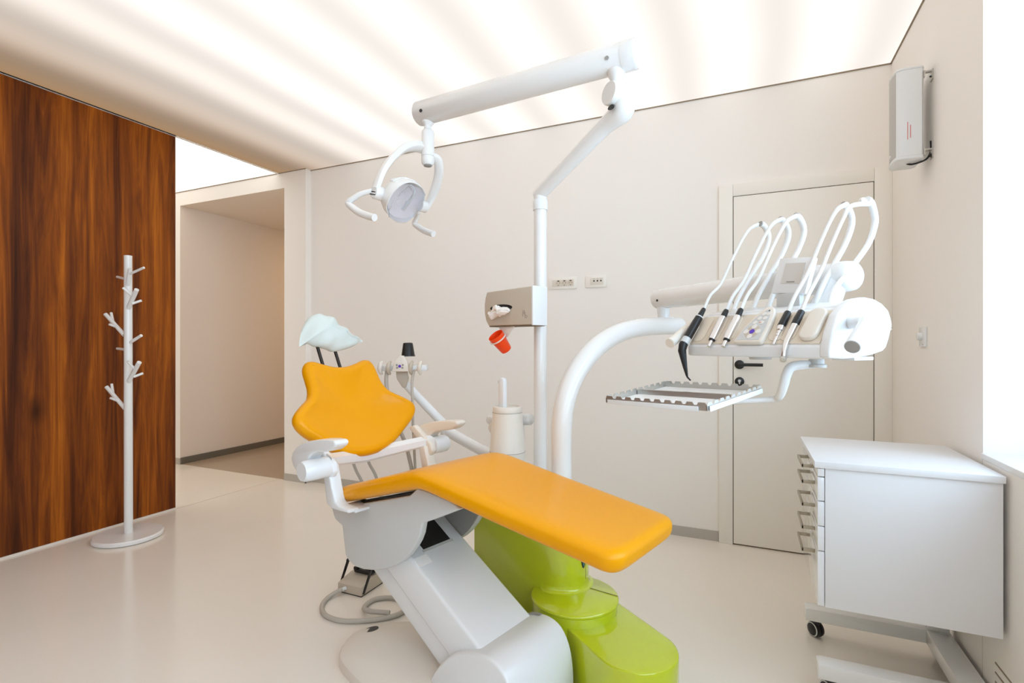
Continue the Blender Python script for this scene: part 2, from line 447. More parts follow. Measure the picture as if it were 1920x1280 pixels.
# base plate on the floor
bo = smooth_path([(-.335, -.13, 0), (-.25, -.245, 0), (-.11, -.285, 0), (.12, -.30, 0), (.42, -.28, 0), (.60, -.16, 0), (.62, .05, 0), (.50, .16, 0), (.2, .17, 0), (-.05, .15, 0), (-.22, .08, 0), (-.31, -.03, 0)], 5, True)
cx0, cy0 = .14, -.07
def bring(s, z): return [(cx0 + (p.x - cx0) * s, cy0 + (p.y - cy0) * s, z) for p in bo]
bp = part('base_plate', loft([bring(1.0, 0), bring(1.0, .024), bring(.985, .034), bring(.90, .048), bring(.7, .064), bring(.4, .074), bring(.1, .078)]), M_warm, ch, 24)
part('black_cap', lathe([(0, .0), (.030, .0), (.028, .004), (0, .005)], (-.272, -.082, .0465), (-.22, .0, .97), 24), M_black, bp)

# hinge housing at the foot end of the base
hp = [(.155, .03), (.185, .085), (.225, .14), (.28, .195), (.34, .227), (.40, .246), (.455, .250), (.502, .230), (.534, .18), (.549, .11), (.552, .03)]
hp = [(p.x, p.y) for p in smooth_path([(a, c, 0) for a, c in hp], 3)]
hh = part('hinge_housing', prism(hp, 'y', -.172, .15, .022, 4, 40), M_white, ch, 50)
part('slot_shadow', prism([(.372, .236), (.416, .249), (.424, .2525), (.405, .2520), (.372, .2420)], 'y', .1245, .1405), M_grey, hh)

# lift arm: sloping box between housing and cradle
def AP(d, n):  # d up along the arm from the hinge, n below the top face
    ax, az = -.860, .510; nx, nz = .510, .860
    return (.405 + ax * d - nx * n, .232 + az * d - nz * n)
la = part('lift_arm', prism([AP(-.06, 0), AP(.56, 0), AP(.56, .14), AP(-.06, .14)], 'y', -.146, .124, .012, 3), M_white, ch)
part('lower_beam', prism([AP(-.05, .1415), AP(.60, .1415), AP(.60, .225), AP(-.05, .225)], 'y', -.128, .108, .006, 2), M_white, la)
def on_arm(x0, x1, y0, y1, t0, t1):
    d = lambda x: (.405 - x) / .860
    return prism([AP(d(x0), t0), AP(d(x1), t0), AP(d(x1), t1), AP(d(x0), t1)], 'y', y0, y1)
part('sticker', on_arm(.056, .089, -.139, -.078, -.0012, .001), mat('white_sticker', (0.95, 0.95, 0.95), .6), la, label='small blank white sticker')
part('recess', on_arm(.040, -.09, -.076, .06, -.0012, .004), M_black, la, label='black opening at the top of the arm')
part('recess_rim', on_arm(.050, .040, -.084, .066, -.004, .004), M_greyp, la)

# cradle below the seat: two cheeks and a bridge
ck = [(-.408, .537), (-.395, .51), (-.38, .495), (-.335, .482), (-.322, .42), (-.311, .372), (-.285, .352), (-.245, .343), (-.19, .347), (-.144, .357), (-.095, .370), (-.05, .388), (-.005, .410), (.039, .437), (.073, .466), (.102, .499), (.124, .530), (.138, .558), (.148, .598), (.202, .621), (.330, .682), (.28, .70), (.123, .715), (.081, .680)]
cl = part('cradle_cheek', prism(ck, 'y', -.178, -.148, .007, 3, 12), M_greyp, ch, 40, label='light grey rounded side cover under the seat')
cl2 = part('cradle_cheek', prism(ck, 'y', .130, .160, .007, 3, 12), M_greyp, ch, 40)
part('cheek_liner', prism([(a * .97, c + .004) for a, c in ck[3:19]] + [(-.1, .62)], 'y', .122, .1305), M_grey, cl2)
part('cradle_bridge', prism([(-.39, .535), (-.335, .49), (-.27, .47), (-.18, .52), (.06, .625), (.30, .675), (.26, .70), (.12, .705), (.08, .675)], 'y', -.149, .131), M_greyp, ch)

# seat frame
def SL(x, off=0): return .600 + (x + .27) * .265 + off
part('seat_frame', prism([(-.27, SL(-.27, -.026)), (.16, SL(.16, -.012)), (.16, SL(.16, -.030)), (-.27, SL(-.27, -.044))], 'y', -.175, .175, .004), M_greyp, ch)
part('seat_rail', prism([(-.25, SL(-.25, -.014)), (.12, SL(.12, -.004)), (.12, SL(.12, -.016)), (-.25, SL(-.25, -.028))], 'y', -.165, -.12), M_black, ch)
part('seat_rail', prism([(-.25, SL(-.25, -.014)), (.12, SL(.12, -.004)), (.12, SL(.12, -.016)), (-.25, SL(-.25, -.028))], 'y', .12, .165), M_black, ch)

# seat and leg cushion in one piece, bent at the knee
cl_path = smooth_path([(-.308, 0, .615), (-.15, 0, .663), (.0, 0, .708), (.10, 0, .737), (.155, 0, .751), (.21, 0, .750), (.30, 0, .737), (.50, 0, .707), (.70, 0, .679), (.892, 0, .652)], 6)
n = len(cl_path); rings = []
tot = [0.0]
for i in range(1, n): tot.append(tot[-1] + (cl_path[i] - cl_path[i - 1]).length)
Ltot = tot[-1]
def width_at(x):
    pts = [(-.31, .222), (-.1, .228), (.10, .226), (.20, .222), (.45, .214), (.90, .198)]
    for (a, wa), (b_, wb_) in zip(pts, pts[1:]):
        if x <= b_: return wa + (wb_ - wa) * max(0, (x - a)) / (b_ - a)
    return pts[-1][1]
st = []
for i in range(n): st.append((tot[i], cl_path[i], (cl_path[min(i + 1, n - 1)] - cl_path[max(i - 1, 0)]).normalized()))
extra = []
def at_len(s):
    for i in range(n - 1):
        if tot[i + 1] >= s:
            t = (s - tot[i]) / max(tot[i + 1] - tot[i], 1e-9)
            return cl_path[i].lerp(cl_path[i + 1], t), (cl_path[i + 1] - cl_path[i]).normalized()
    return cl_path[-1], (cl_path[-1] - cl_path[-2]).normalized()
RC = .055; RR = .030
ss = [RC * (1 - math.cos(R(a))) for a in (3, 9, 15, 22, 29, 36, 43, 50, 58, 66, 74, 82, 90)]
ss = [x * RR / RC for x in ss] + [RR + (Ltot - RR - RC) * i / 44 for i in range(1, 44)] + [Ltot - x for x in reversed(ss)]
for s in ss:
    p, t = at_len(s); nn = Vector((-t.z, 0, t.x))
    e = min(s, Ltot - s)
    rc = RR if s < Ltot / 2 else RC
    k = 1.0 if e >= rc else math.sqrt(max(0, 1 - (1 - e / rc) ** 2))
    hw = width_at(p.x) - rc * (1 - k) * .95
    e2 = min(1.0, e / (.018 if s < Ltot / 2 else .030))
    th = .0355 * (0.30 + .70 * math.sqrt(max(0, 1 - (1 - e2) ** 2)))
    ring = []
    for q in range(44):
        a = 2 * math.pi * q / 44; ca, sa = math.cos(a), math.sin(a)
        ex = 2 / 7.0; ez = 2 / 3.0
        yy = hw * math.copysign(abs(ca) ** ex, ca); zz = th * math.copysign(abs(sa) ** ez, sa)
        # gently dished top
        dish = -.006 * (1 - min(1, abs(yy) / hw) ** 2) if sa > 0 else 0
        ring.append(p + nn * (zz + dish) + Vector((0, yy, 0)))
    rings.append(ring)
part('seat_cushion', loft(rings), M_orange, ch, 60, label='orange seat and leg cushion bent at the knee')

# backrest
BB = Vector((-.415, -.006, .733)); BU = Vector((-.498, 0, .867)); BN = Vector((.867, 0, .498))
half = [(0, -.012), (.075, -.004), (.155, .028), (.225, .075), (.278, .116), (.304, .156), (.297, .196), (.256, .236), (.208, .275), (.187, .32), (.183, .37), (.180, .415), (.163, .448), (.130, .455), (.085, .440), (.04, .427), (0, .423)]
outl = [(a, c, 0) for a, c in half] + [(-a, c, 0) for a, c in reversed(half[1:-1])]
outl = smooth_path(outl, 4, True)
def bpt(s, t, d):
    d2 = d + .46 * s * s * (1 if t < .25 else max(.25, 1 - (t - .25) * 4)) + .9 * max(0, .10 - t) ** 2
    return BB + BU * t + Vector((0, s, 0)) + BN * d2
def bring2(sc_, d): return [bpt(p.x * sc_, .20 + (p.y - .20) * sc_, d) for p in outl]
def inset(k, d):  # inset by distance towards the medial line
    out = []
    m = len(outl)
    for i, p in enumerate(outl):
        t = (outl[(i + 1) % m] - outl[i - 1]).normalized(); nn = Vector((-t.y, t.x, 0))
        q = p + nn * k
        out.append(bpt(q.x, q.y, d))
    return out
rg = [bring2(.30, -.036), bring2(.7, -.036), inset(.030, -.036), inset(.012, -.032), inset(.003, -.020), inset(0, -.003), inset(.003, .011), inset(.010, .022), inset(.020, .028), inset(.034, .030)]
rg += [bring2(.78, .0255), bring2(.62, .020), bring2(.45, .014), bring2(.25, .010), bring2(.06, .009)]
part('backrest_cushion', loft(rg), M_orange, ch, 70, label='orange winged backrest cushion')
rs_ = [bring2(.3, -.060), bring2(.75, -.058), inset(.045, -.052), inset(.024, -.042), inset(.020, -.036)]
part('backrest_shell', loft(rs_), M_white, ch, 60)

# bracket below the backrest, joining the arm pivots
brk = []
for i in range(25):
    t = -1 + 2 * i / 24
    y = t * .262; xx = -.435 + .14 * abs(t) ** 1.6; zz = .722 + .045 * abs(t) ** 1.5
    hgt = .030 - .008 * abs(t)
    brk.append([Vector((xx - .035, y, zz - .004)), Vector((xx + .01, y, zz - hgt)), Vector((xx + .022, y, zz - hgt * .6)), Vector((xx + .024, y, zz + hgt * .5)), Vector((xx - .01, y, zz + hgt))])
part('back_bracket', loft(brk), M_white, ch, 40)

def arm(side):
    s = side
    def P(pts): return [(a, c) for a, c in pts]
    rest = [(-.410, .722), (-.436, .740), (-.449, .765), (-.440, .790), (-.415, .812), (-.375, .832), (-.325, .848), (-.250, .862), (-.190, .869), (-.152, .870), (-.140, .862), (-.148, .848), (-.180, .830), (-.214, .822), (-.265, .814), (-.300, .802), (-.322, .786), (-.332, .762), (-.34, .73)]
    rest = [(a + .02, c - .0) for a, c in rest]
    if s < 0: y0, y1 = -.340, -.283
    else: y0, y1 = .258, .315
    ar = part('armrest', prism(rest, 'y', y0, y1, .012, 3, 14), M_warm if s > 0 else M_white, ch, 60, label='curved armrest, near side' if s < 0 else 'curved armrest, far side')
    if s < 0: yo, yi = -.372, -.268
    else: yo, yi = .350, .262
    d = -1 if s < 0 else 1
    L = abs(yo - yi)
    part('pivot_knob', lathe([(0, 0), (.039, 0), (.040, L * .6), (.0385, L * .9), (.034, L), (0, L)], (-.292, yi, .742), (0, d, 0), 28), M_white, ar)
    # link plate from pivot to back, and strut down to the seat
    yi2 = yi - d * .030
    part('back_link', prism([(-.325, .74), (-.31, .705), (-.275, .700), (-.256, .725), (-.268, .758), (-.385, .83), (-.425, .815)], 'y', min(yi, yi2), max(yi, yi2), .008, 3), M_warm if s > 0 else M_white, ch)
    part('seat_strut', prism([(-.328, .735), (-.290, .748), (-.262, .665), (-.242, .616), (-.215, .604), (-.155, .604), (-.15, .592), (-.262, .586), (-.298, .600)], 'y', min(yi, yi2) + (.0 if s < 0 else -.018), max(yi, yi2) + (.018 if s < 0 else 0), .006, 3), M_white if s < 0 else M_warm, ch)
arm(-1); arm(1)
part('strut_foot', box(-.25, -.15, -.240, -.13, .586, .597, .003), M_white, ch)
part('strut_foot', box(-.26, -.15, .13, .255, .584, .596, .004), M_white, ch)

# headrest under its cover
for yy in (-.079, .004):
    part('headrest_rod', tube([(-.632, yy, 1.10), (-.690, yy - .004, 1.215)], .0075, 12), mat('dark_chrome', (0.06, 0.06, 0.06), 0.18, metal=1.0), ch)
part('headrest_pad', lathe([(0, -.03), (.05, -.028), (.075, -.01), (.075, .01), (.05, .028), (0, .03)], (-.715, -.035, 1.262), (.85, 0, .5), 28), M_orange, ch)

# loose cloth over the headrest
hc_c = Vector((-.705, -.030, 1.265))
front = [(-.145, -.075), (-.122, -.012), (-.104, .024), (-.085, .050), (-.058, .078), (-.020, .092), (.020, .086), (.055, .066), (.095, .030), (.140, -.010), (.195, -.046), (.165, -.054), (.140, -.070), (.100, -.086), (.060, -.096), (.025, -.101), (-.010, -.090), (-.045, -.080), (-.085, -.068), (-.118, -.058)]
ou = smooth_path([(a, c, 0) for a, c in front], 4, True)
HU = Vector((-.45, 0, .893)); HN = Vector((.893, 0, .45))
random.seed(3)
def crw(a, b): return .009 * (abs(math.sin(21 * a - 12 * b + 1.9)) - .5) + .006 * (abs(math.sin(40 * a - 20 * b + 1.1)) - .5) + .005 * math.sin(70 * b - 50 * a)
def cpt(p, s, d):
    a, c = p.x * s, p.y * s
    dd = d + crw(a, c) * (1.0 if d > 0 else .4)
    # corners stream away thin
    return hc_c + Vector((0, a, 0)) + HU * c + HN * dd
def cring(s, d, pin=0):
    out = []
    for p in ou:
        r = p.length
        thin = 1 - pin * min(1, max(0, (r - .095) / .08))
        out.append(cpt(p, s, d * thin))
    return out
cg = [cring(.05, -.047), cring(.4, -.046), cring(.75, -.038, .4), cring(.93, -.018, .8), cring(1, 0.0, 1), cring(.95, .014, .7), cring(.86, .026, .55), cring(.74, .036, .4), cring(.6, .044, .2), cring(.42, .049), cring(.22, .051), cring(.05, .052)]
single('headrest_cover', loft(cg), M_cloth, 'pale mint cloth bag pulled loosely over the headrest', 'cloth', CH, (-.70, -.03, 1.17), ang=70)

# ================================================================== DENTAL UNIT (green body beside the chair)
un = thing('dental_unit', 'lime green dental unit pedestal with white water tower behind the chair', 'dental unit', CH, (.2, .40, 0))
# floor foot (stadium)
e = Vector((.905, -.425, 0)).normalized(); nn = Vector((.425, .905, 0)).normalized()
A_, B_ = Vector((.30, .44, 0)), Vector((.728, .246, 0)); rad = .140
foot = []
for i in range(25):
    a = math.pi * i / 24; foot.append(B_ + nn * (-rad * math.cos(a)) + e * (rad * math.sin(a)))
for i in range(25):
    a = math.pi * i / 24; foot.append(A_ + nn * (rad * math.cos(a)) - e * (rad * math.sin(a)))
ft = part('foot_housing', prism([(p.x, p.y) for p in foot], 'z', 0, .198, .006, 2, 40), M_green, un, 45)
# pedestal below the disc, and the column rising out of it
part('pedestal', prism(arc(.425, .350, .163, -90, 270, 56)[:-1], 'z', 0, .2295), M_green, un, 45)
dk = part('pedestal_disc', lathe([(0, .229), (.163, .229), (.168, .234), (.168, .240), (.163, .245), (0, .247)], (.425, .350, 0), (0, 0, 1), 48), M_green, un, 45)
part('disc_seam', prism([(.436, .424), (.565, .4355), (.565, .4365), (.436, .4255)], 'z', .2455, .2474), M_seam, dk)
CT = .585
col = arc(.322, .412, .112, -90, 90, 24) + [(-.06, .524), (-.066, .512), (-.066, .312), (-.06, .300)]
cb = part('column', prism(col, 'z', 0, CT, .004, 2, 60), M_green, un, 40)
fl = arc(.322, .412, .112, -90, 90, 24)
def fring(k, z): return [(.322 + (p[0] - .322) * (1 + k / .112), .412 + (p[1] - .412) * (1 + k / .112), z) for p in fl] + [(.30, .524, z), (.30, .300, z)]
part('column_fillet', loft([fring(.018, .2466), fring(.010, .2485), fring(.0045, .2525), fring(.0015, .258), fring(.0003, .268)]), M_green, cb, 60)
part('column_seam', box(.4335, .4345, .4165, .4175, .28, CT), M_seam, cb)
def oval(yc, zc, ry, rz, x0, x1):
    return prism([(yc + ry * math.cos(R(t)), zc + rz * math.sin(R(t))) for t in range(0, 360, 20)], 'x', x0, x1)
part('socket_window', oval(.402, .365, .013, .036, .425, .4345), M_black, cb)
part('socket_connector', box(.430, .4355, .396, .407, .338, .360, .002), M_teal, cb)
part('socket_connector', box(.430, .4355, .396, .407, .366, .371, .001), M_chrome, cb)
# dark inner side plate
part('column_cap', prism(col, 'z', CT, CT + .012, .003, 2, 60), M_white, un, 45)
# water tower
tc_ = (.03, .42, 0)
wt = part('water_tower', lathe([(0, CT + .012), (.084, CT + .012), (.0795, .732), (.0795, .734), (.079, .735), (.0665, .905), (.066, .907), (.0665, .908), (.0645, .930), (.062, .933), (.056, .934), (.054, .926), (0, .926)], tc_, (0, 0, 1), 40), M_warm, un, 45)
part('tower_groove', lathe([(.0790, .7325), (.0802, .7325), (.0802, .7345), (.0790, .7345)], tc_, (0, 0, 1), 40), M_grey, wt)
part('tower_groove', lathe([(.0660, .9060), (.0672, .9060), (.0672, .9075), (.0660, .9075)], tc_, (0, 0, 1), 40), M_grey, wt)
part('water_spout', merge(prism([(a + .022, c) for a, c in ((-.016, .92), (-.016, 1.045), (-.010, 1.058), (.004, 1.062), (.013, 1.056), (.016, 1.045), (.016, .92))], 'y', .385, .41, .005, 2), box(-.002, .010, .39, .405, 1.035, 1.048, .002)), M_white, wt, 45)
part('cuspidor_bar', tube([(-.165, .515, .846), (-.155, .515, .846), (.085, .515, .868), (.094, .515, .869)], [.020, .026, .026, .020], 20), M_white, un, 60)
part('bowl_lever', tube([(-.13, .50, .835), (-.135, .495, .81), (-.12, .49, .79)], [.010, .013, .008], 12, 3), M_warm, un, 60)
part('bar_post', tube([(.02, .52, CT), (.02, .52, .85)], .022, 16), M_white, un)
# light pole
part('light_pole', tube([(.1525, .50, CT), (.1525, .50, 1.862)], .0285, 28), M_whitem, un)
part('pole_collar', lathe([(.0285, 1.80), (.033, 1.80), (.033, 1.842), (.030, 1.846), (.0285, 1.846)], (.1525, .50, 0), (0, 0, 1), 32), M_white, un)

# ================================================================== OPERATING LAMP (world)
lp = thing('operating_lamp', 'white swivel operating lamp on a jointed arm above the chair', 'lamp', WORLD, (-.8302, 2.1328, 1.86))
p0 = Vector((-.8302, 2.1328, 1.875)); p1 = Vector((-.428, 1.945, 2.095)); pj = Vector((-.444, 1.922, 2.14))
dirn = (p1 - p0).normalized()
sa_ = part('lower_arm', tube([p0 - dirn * .012, p0, p0.lerp(p1, .5), p0.lerp(p1, .82), p1 - Vector((0, 0, .008)), p1 + Vector((-.002, -.004, .03)), p1 + Vector((-.010, -.014, .055))], [.022, .030, .031, .033, .045, .050, .036], 24, 4), M_whitem, lp, 60)
part('pole_sleeve', lathe([(0, 0), (.022, 0), (.022, .03), (0, .03)], (-.8302, 2.1328, 1.8625), (0, 0, 1), 20), M_greyp, sa_)
vd = Vector((-.62, -.78, .05)).normalized()
part('joint_disc', lathe([(0, -.05), (.042, -.05), (.044, -.044), (.044, .030), (.041, .036), (0, .036)], pj, vd, 32), M_whitem, lp)
part('joint_socket', xf(lathe([(0, 0), (.017, 0), (.017, .006), (0, .006)], (0, 0, 0), vd, 20), Matrix.Translation(pj + vd * .030 + Vector((.008, .0, -.055))) @ Matrix.Scale(.5, 4, (0, 0, 1))), M_black, sa_)
TA = Vector((-.407, 1.9065, 2.268)); TB = Vector((-1.3447, 1.989, 2.268))
td = (TA - TB).normalized()
ua = part('upper_arm', tube([TB - td * .034, TB - td * .026, TA + td * .030, TA + td * .038], [.046, .0535, .0535, .050], 36), M_whitem, lp, 45)
part('end_cap', lathe([(0, .0), (.0545, .0), (.0545, .045), (.050, .052), (0, .053)], TA - td * .006, td, 36), M_whitem, ua, 40)
side = Vector((td.y, -td.x, 0)); 
if side.y > 0: side = -side
for q, k in ((TA - td * .052, M_grey), (TB + td * .024, M_black)):
    part('screw', lathe([(0, 0), (.0075, 0), (.0075, .003), (0, .003)], q + side * .0515 + Vector((0, 0, -.016)), side, 14), k, ua)
part('joint_neck', lathe([(0, -.055), (.017, -.055), (.018, -.03), (.030, -.008), (.034, .005), (.034, .02), (0, .02)], TA + Vector((-.034, .004, -.055)), (0, 0, 1), 28), M_whitem, lp)
DB = TB + td * .022
dt = part('drop_tube', lathe([(0, -.222), (.022, -.222), (.028, -.214), (.029, -.200), (.029, -.185), (.027, -.183), (.0295, -.181), (.0295, -.075), (.026, -.066), (.017, -.058), (.017, -.045), (.028, -.03), (.028, -.02), (0, -.02)], DB + Vector((0, 0, -.022)), (0, 0, 1), 32), M_whitem, lp, 35)
part('drop_tube_end', lathe([(0, -.226), (.010, -.226), (.010, -.224), (.013, -.224), (.013, -.2265), (.018, -.2265), (.018, -.222)], DB + Vector((0, 0, -.022)), (0, 0, 1), 24), M_grey, dt)

def LW(p): return LF.world(p)
# yoke: two curved flat arms
def strap(pts, wv, tv, sm=6):
    q = smooth_path(pts, sm); rings = []
    for i, p in enumerate(q):
        t = (q[min(i + 1, len(q) - 1)] - q[max(i - 1, 0)]).normalized()
        f = i / (len(q) - 1); ww = wv[0] + (wv[1] - wv[0]) * f; tt = tv[0] + (tv[1] - tv[0]) * f
        sd = Vector((1, 0, .35)); sd = (sd - t * sd.dot(t)).normalized(); up = t.cross(sd)
        c = .25
        rings.append([p + sd * (ww * a) + up * (tt * b) for a, b in ((-1, -1 + c), (-1 + c, -1), (1 - c, -1), (1, -1 + c), (1, 1 - c), (1 - c, 1), (-1 + c, 1), (-1, 1 - c))])
    return [[LW(p) for p in r] for r in rings]
y1_ = part('yoke_arm', loft(strap([Vector(p) for p in ((.098, .062, 2.098), (.070, .02, 2.105), (.045, -.03, 2.083), (.026, -.08, 2.030), (.010, -.123, 1.960), (-.004, -.146, 1.885))], (.023, .021), (.019, .011))), M_whitem, lp, 40)
part('yoke_arm', loft(strap([Vector(p) for p in ((.105, .080, 2.066), (.122, .108, 2.055), (.104, .134, 2.010), (.066, .153, 1.960), (.030, .160, 1.915), (.0, .153, 1.868))], (.018, .020), (.014, .010))), M_whitem, lp, 40)
# head housing: domed shell, tipped down
HM = Matrix.Translation(LW((0.010, .008, 1.866))) @ Matrix.Scale(1.10, 4) @ Matrix.Rotation(LF.a + R(22), 4, 'Z') @ Matrix.Rotation(R(40), 4, 'Y')
def hring(ry, rz, x, k=0): return [HM @ Vector((x, ry * math.copysign(abs(math.cos(2 * math.pi * i / 40)) ** .9, math.cos(2 * math.pi * i / 40)), rz * math.copysign(abs(math.sin(2 * math.pi * i / 40)) ** .85, math.sin(2 * math.pi * i / 40)))) for i in range(40)]
hs = part('lamp_housing', loft([hring(.02, .02, -.066), hring(.065, .05, -.062), hring(.102, .074, -.044), hring(.122, .086, -.014), hring(.126, .089, .012), hring(.122, .086, .013), hring(.112, .078, .004), hring(.09, .06, -.012), hring(.05, .035, -.024), hring(.01, .01, -.028)]), M_whitem, lp, 50)
part('reflector', loft([hring(.110, .075, .0035), hring(.085, .055, -.0085), hring(.05, .034, -.020), hring(.01, .01, -.025)], False, True), M_reflector, hs, 12)
part('bulb_holder', merge(tube([HM @ Vector((-.02, -.002, .06)), HM @ Vector((.012, -.002, .05)), HM @ Vector((.014, -.002, .0))], .006, 10, 4), tube([HM @ Vector((.014, -.002, .005)), HM @ Vector((.014, -.002, -.035))], [.009, .007], 12)), M_greyp, hs)
lens_o = [(-.072, .070), (.0, .080), (.072, .072), (.108, .03), (.106, -.04), (.075, -.082), (.01, -.096), (-.055, -.088), (-.088, -.062), (-.092, .02)]
def lring(s, x): return [HM @ Vector((x, a * s, c * s)) for a, c in lens_o]
part('lens_shield', loft([lring(1, .018), lring(1, .021), lring(.8, .034), lring(.3, .042)]), M_lens, hs, 20, label='clear faceted light shield')
for k in range(4):   # raised louvres across the top of the shell
    xk = -.050 + .017 * k
    pts = []
    for i in range(13):
        a = R(28 + 124 * i / 12); ff = math.sqrt(max(.05, 1 - ((xk + .005) / .075) ** 2)) if xk < 0 else 1.0
        pts.append(HM @ Vector((xk, (.125 * ff) * math.cos(a), (.088 * ff) * math.sin(a))))
    part('louvre', tube(pts, .0035, 8), M_whitem, hs)
hub = LW((-.008, -.132, 1.872))
axv = (LW((0, -1, 0)) - LW((0, 0, 0))).normalized()
part('side_hub', lathe([(0, -.03), (.030, -.03), (.030, .012), (.024, .022), (0, .024)], hub, axv, 24), M_whitem, hs)
part('side_hub', lathe([(0, -.03), (.028, -.03), (.028, .010), (.022, .018), (0, .02)], LW((0.0, .137, 1.868)), -axv, 24), M_whitem, hs)
for dz in (-.006, .006):
    part('hub_slot', tube([hub + axv * .0235 + Vector((-.016, 0, dz - .002)), hub + axv * .0245 + Vector((.016, 0, dz - .010))], .0022, 8), M_black, hs)
hn = [LW(p) for p in ((-.02, -.150, 1.878), (-.060, -.178, 1.866), (-.100, -.198, 1.843), (-.118, -.202, 1.828), (-.085, -.202, 1.803), (-.04, -.201, 1.776), (.015, -.200, 1.754), (.058, -.199, 1.741))]
part('grip', tube(hn, [.011, .012, .013, .014, .0155, .016, .016, .0155], 16, 4), M_whitem, lp, 60, label='curved handle, near side')
hn2 = [LW(p) for p in ((-.05, .150, 1.85), (-.085, .165, 1.825), (-.10, .17, 1.805), (-.06, .17, 1.778), (-.015, .17, 1.755), (.032, .17, 1.738))]
part('grip', tube(hn2, [.011, .012, .013, .015, .0155, .015], 16, 4), M_whitem, lp, 60, label='curved handle, far side')

# ================================================================== DELIVERY UNIT (frame HD)
de = thing('delivery_unit', 'white instrument delivery unit on a curved arm over the chair foot', 'dental unit', HD, (0, .15, 1.17))
def c2h(p):  # chair frame -> head frame
    q = CH.world(p); dx, dy = q.x - HD.x, q.y - HD.y; c, s = math.cos(-HD.a), math.sin(-HD.a)
    return Vector((c * dx - s * dy, s * dx + c * dy, p[2]))
ctp = [(.372, .338, .597), (.372, .338, .70), (.372, .338, .80), (.373, .340, .90), (.378, .362, 1.00), (.393, .425, 1.105), (.419, .530, 1.197), (.452, .665, 1.257), (.492, .83, 1.286), (.543, 1.035, 1.296), (.552, 1.075, 1.297)]
part('curved_arm', tube([c2h(p) for p in ctp], .0405, 30, 6), M_whitem, de, 60)
LA, LB = Vector((-.596, .4623, 1.424)), Vector((.300, .314, 1.413))
sd_ = (LB - LA).normalized()
part('arm_post', merge(lathe([(.024, 1.30), (.026, 1.33), (.030, 1.385), (0, 1.385)], (-.587, .461, 0), (0, 0, 1), 24), lathe([(0, 1.27), (.04, 1.27), (.04, 1.335), (0, 1.337)], (-.60, .49, 0), (0, 0, 1), 24)), M_white, de)
spa = part('spring_arm', tube([LA - sd_ * .038, LA - sd_ * .028, LB + sd_ * .03, LB + sd_ * .05, LB + sd_ * .058], [.036, .047, .047, .043, .034], 32), M_whitem, de, 45)
for q in (LA + sd_ * .02,):
    part('screw', lathe([(0, 0), (.0055, 0), (.0055, .003), (0, .003)], q + Vector((.0, -.0465, -.012)), Vector((-.15, -1, 0)), 12), M_black, spa)
part('head_neck', tube([(.30, .30, 1.40), (.30, .26, 1.34), (.30, .22, 1.29)], [.035, .038, .045], 20, 4), M_white, de)
# body of the head
bodyp = [(.004, 1.172), (.0, 1.178), (.0, 1.203), (.006, 1.209), (.075, 1.298), (.088, 1.306), (.115, 1.313), (.205, 1.325), (.235, 1.30), (.235, 1.20), (.20, 1.176)]
hb = part('control_body', prism(bodyp, 'x', 0, .437, .004, 2), M_white, de)
# slanted panel front
slope = Vector((0, .069, .089)).normalized(); snorm = Vector((0, -.089, .069)).normalized()
org = Vector((0, .006, 1.209))
def PS(x, t, nz): return Vector((x, 0, 0)) + org + slope * t + snorm * nz
def on_panel(outline, n0, n1, b=0, seg=2):
    m = len(outline)
    V = [PS(a, c, n0) for a, c in outline] + [PS(a, c, n1) for a, c in outline]
    F = [tuple(range(m)), tuple(range(2 * m - 1, m - 1, -1))] + [(i, i + m, (i + 1) % m + m, (i + 1) % m) for i in range(m)]
    g = ([tuple(v) for v in V], F)
    return bev(g, b, seg) if b else g
pn = part('front_panel', on_panel([(.004, .0), (.433, .0), (.433, .112), (.004, .112)], -.002, .0035, .0015), M_panel, de)
def rr(x0, x1, t0, t1, r, n=5):
    return arc(x1 - r, t0 + r, r, -90, 0, n) + arc(x1 - r, t1 - r, r, 0, 90, n) + arc(x0 + r, t1 - r, r, 90, 180, n) + arc(x0 + r, t0 + r, r, 180, 270, n)
for x in (.030, .088, .140, .303, .338):      # cradle pads
    part('holder_pad', on_panel(rr(x - .022, x + .022, .008, .110, .020), .003, .0065, .002), M_panel, pn, 40)
part('empty_holder', on_panel(rr(.374, .424, .006, .112, .022), .002, .018, .006, 3), M_warm, pn, 45)
kp = part('keypad', on_panel([(.182, -.002), (.192, -.006), (.272, -.006), (.276, .002), (.278, .060), (.272, .100), (.262, .122), (.250, .130), (.236, .126), (.216, .100), (.192, .05)], .002, .017, .004, 3), M_warm, pn, 40)
part('key_field', on_panel([(.190, .003), (.266, .003), (.268, .055), (.262, .096), (.252, .116), (.242, .112), (.222, .088), (.200, .048)], .0165, .0178), M_greyp, kp)
def key(x, t, r, m, h=.0192, nm='key'):
    part(nm, on_panel([(x + r * math.cos(2 * math.pi * i / 14), t + r * math.sin(2 * math.pi * i / 14)) for i in range(14)], .0176, h, .0004, 1), m, kp)
key(.231, .033, .0235, M_beige, .0184, 'key_ring')
key(.231, .033, .0082, M_purple)
for a, b_ in ((0, .018), (0, -.018), (.020, 0), (-.020, 0)): key(.231 + a, .033 + b_, .0082, M_key)
for i, t in enumerate((.066, .082, .098)):
    key(.226 + .008 * i, t, .0068, M_key); key(.2475 + .004 * i, t, .0068, M_key)
part('key_mark', on_panel([(.240, .0645), (.2475, .0645), (.2475, .0665), (.240, .0665)], .0192, .0196), M_red, kp)
part('key_mark', on_panel([(.250, .108), (.256, .108), (.253, .114)], .0176, .0182), M_black, kp)
part('rear_ledge', prism([(.088, 1.305), (.095, 1.312), (.19, 1.330), (.20, 1.322)], 'x', .012, .43, .002), M_white, hb)
part('underside_boss', lathe([(0, 0), (.030, 0), (.034, .012), (0, .012)], (.20, .09, 1.163), (0, 0, 1), 24), M_greyp, hb)
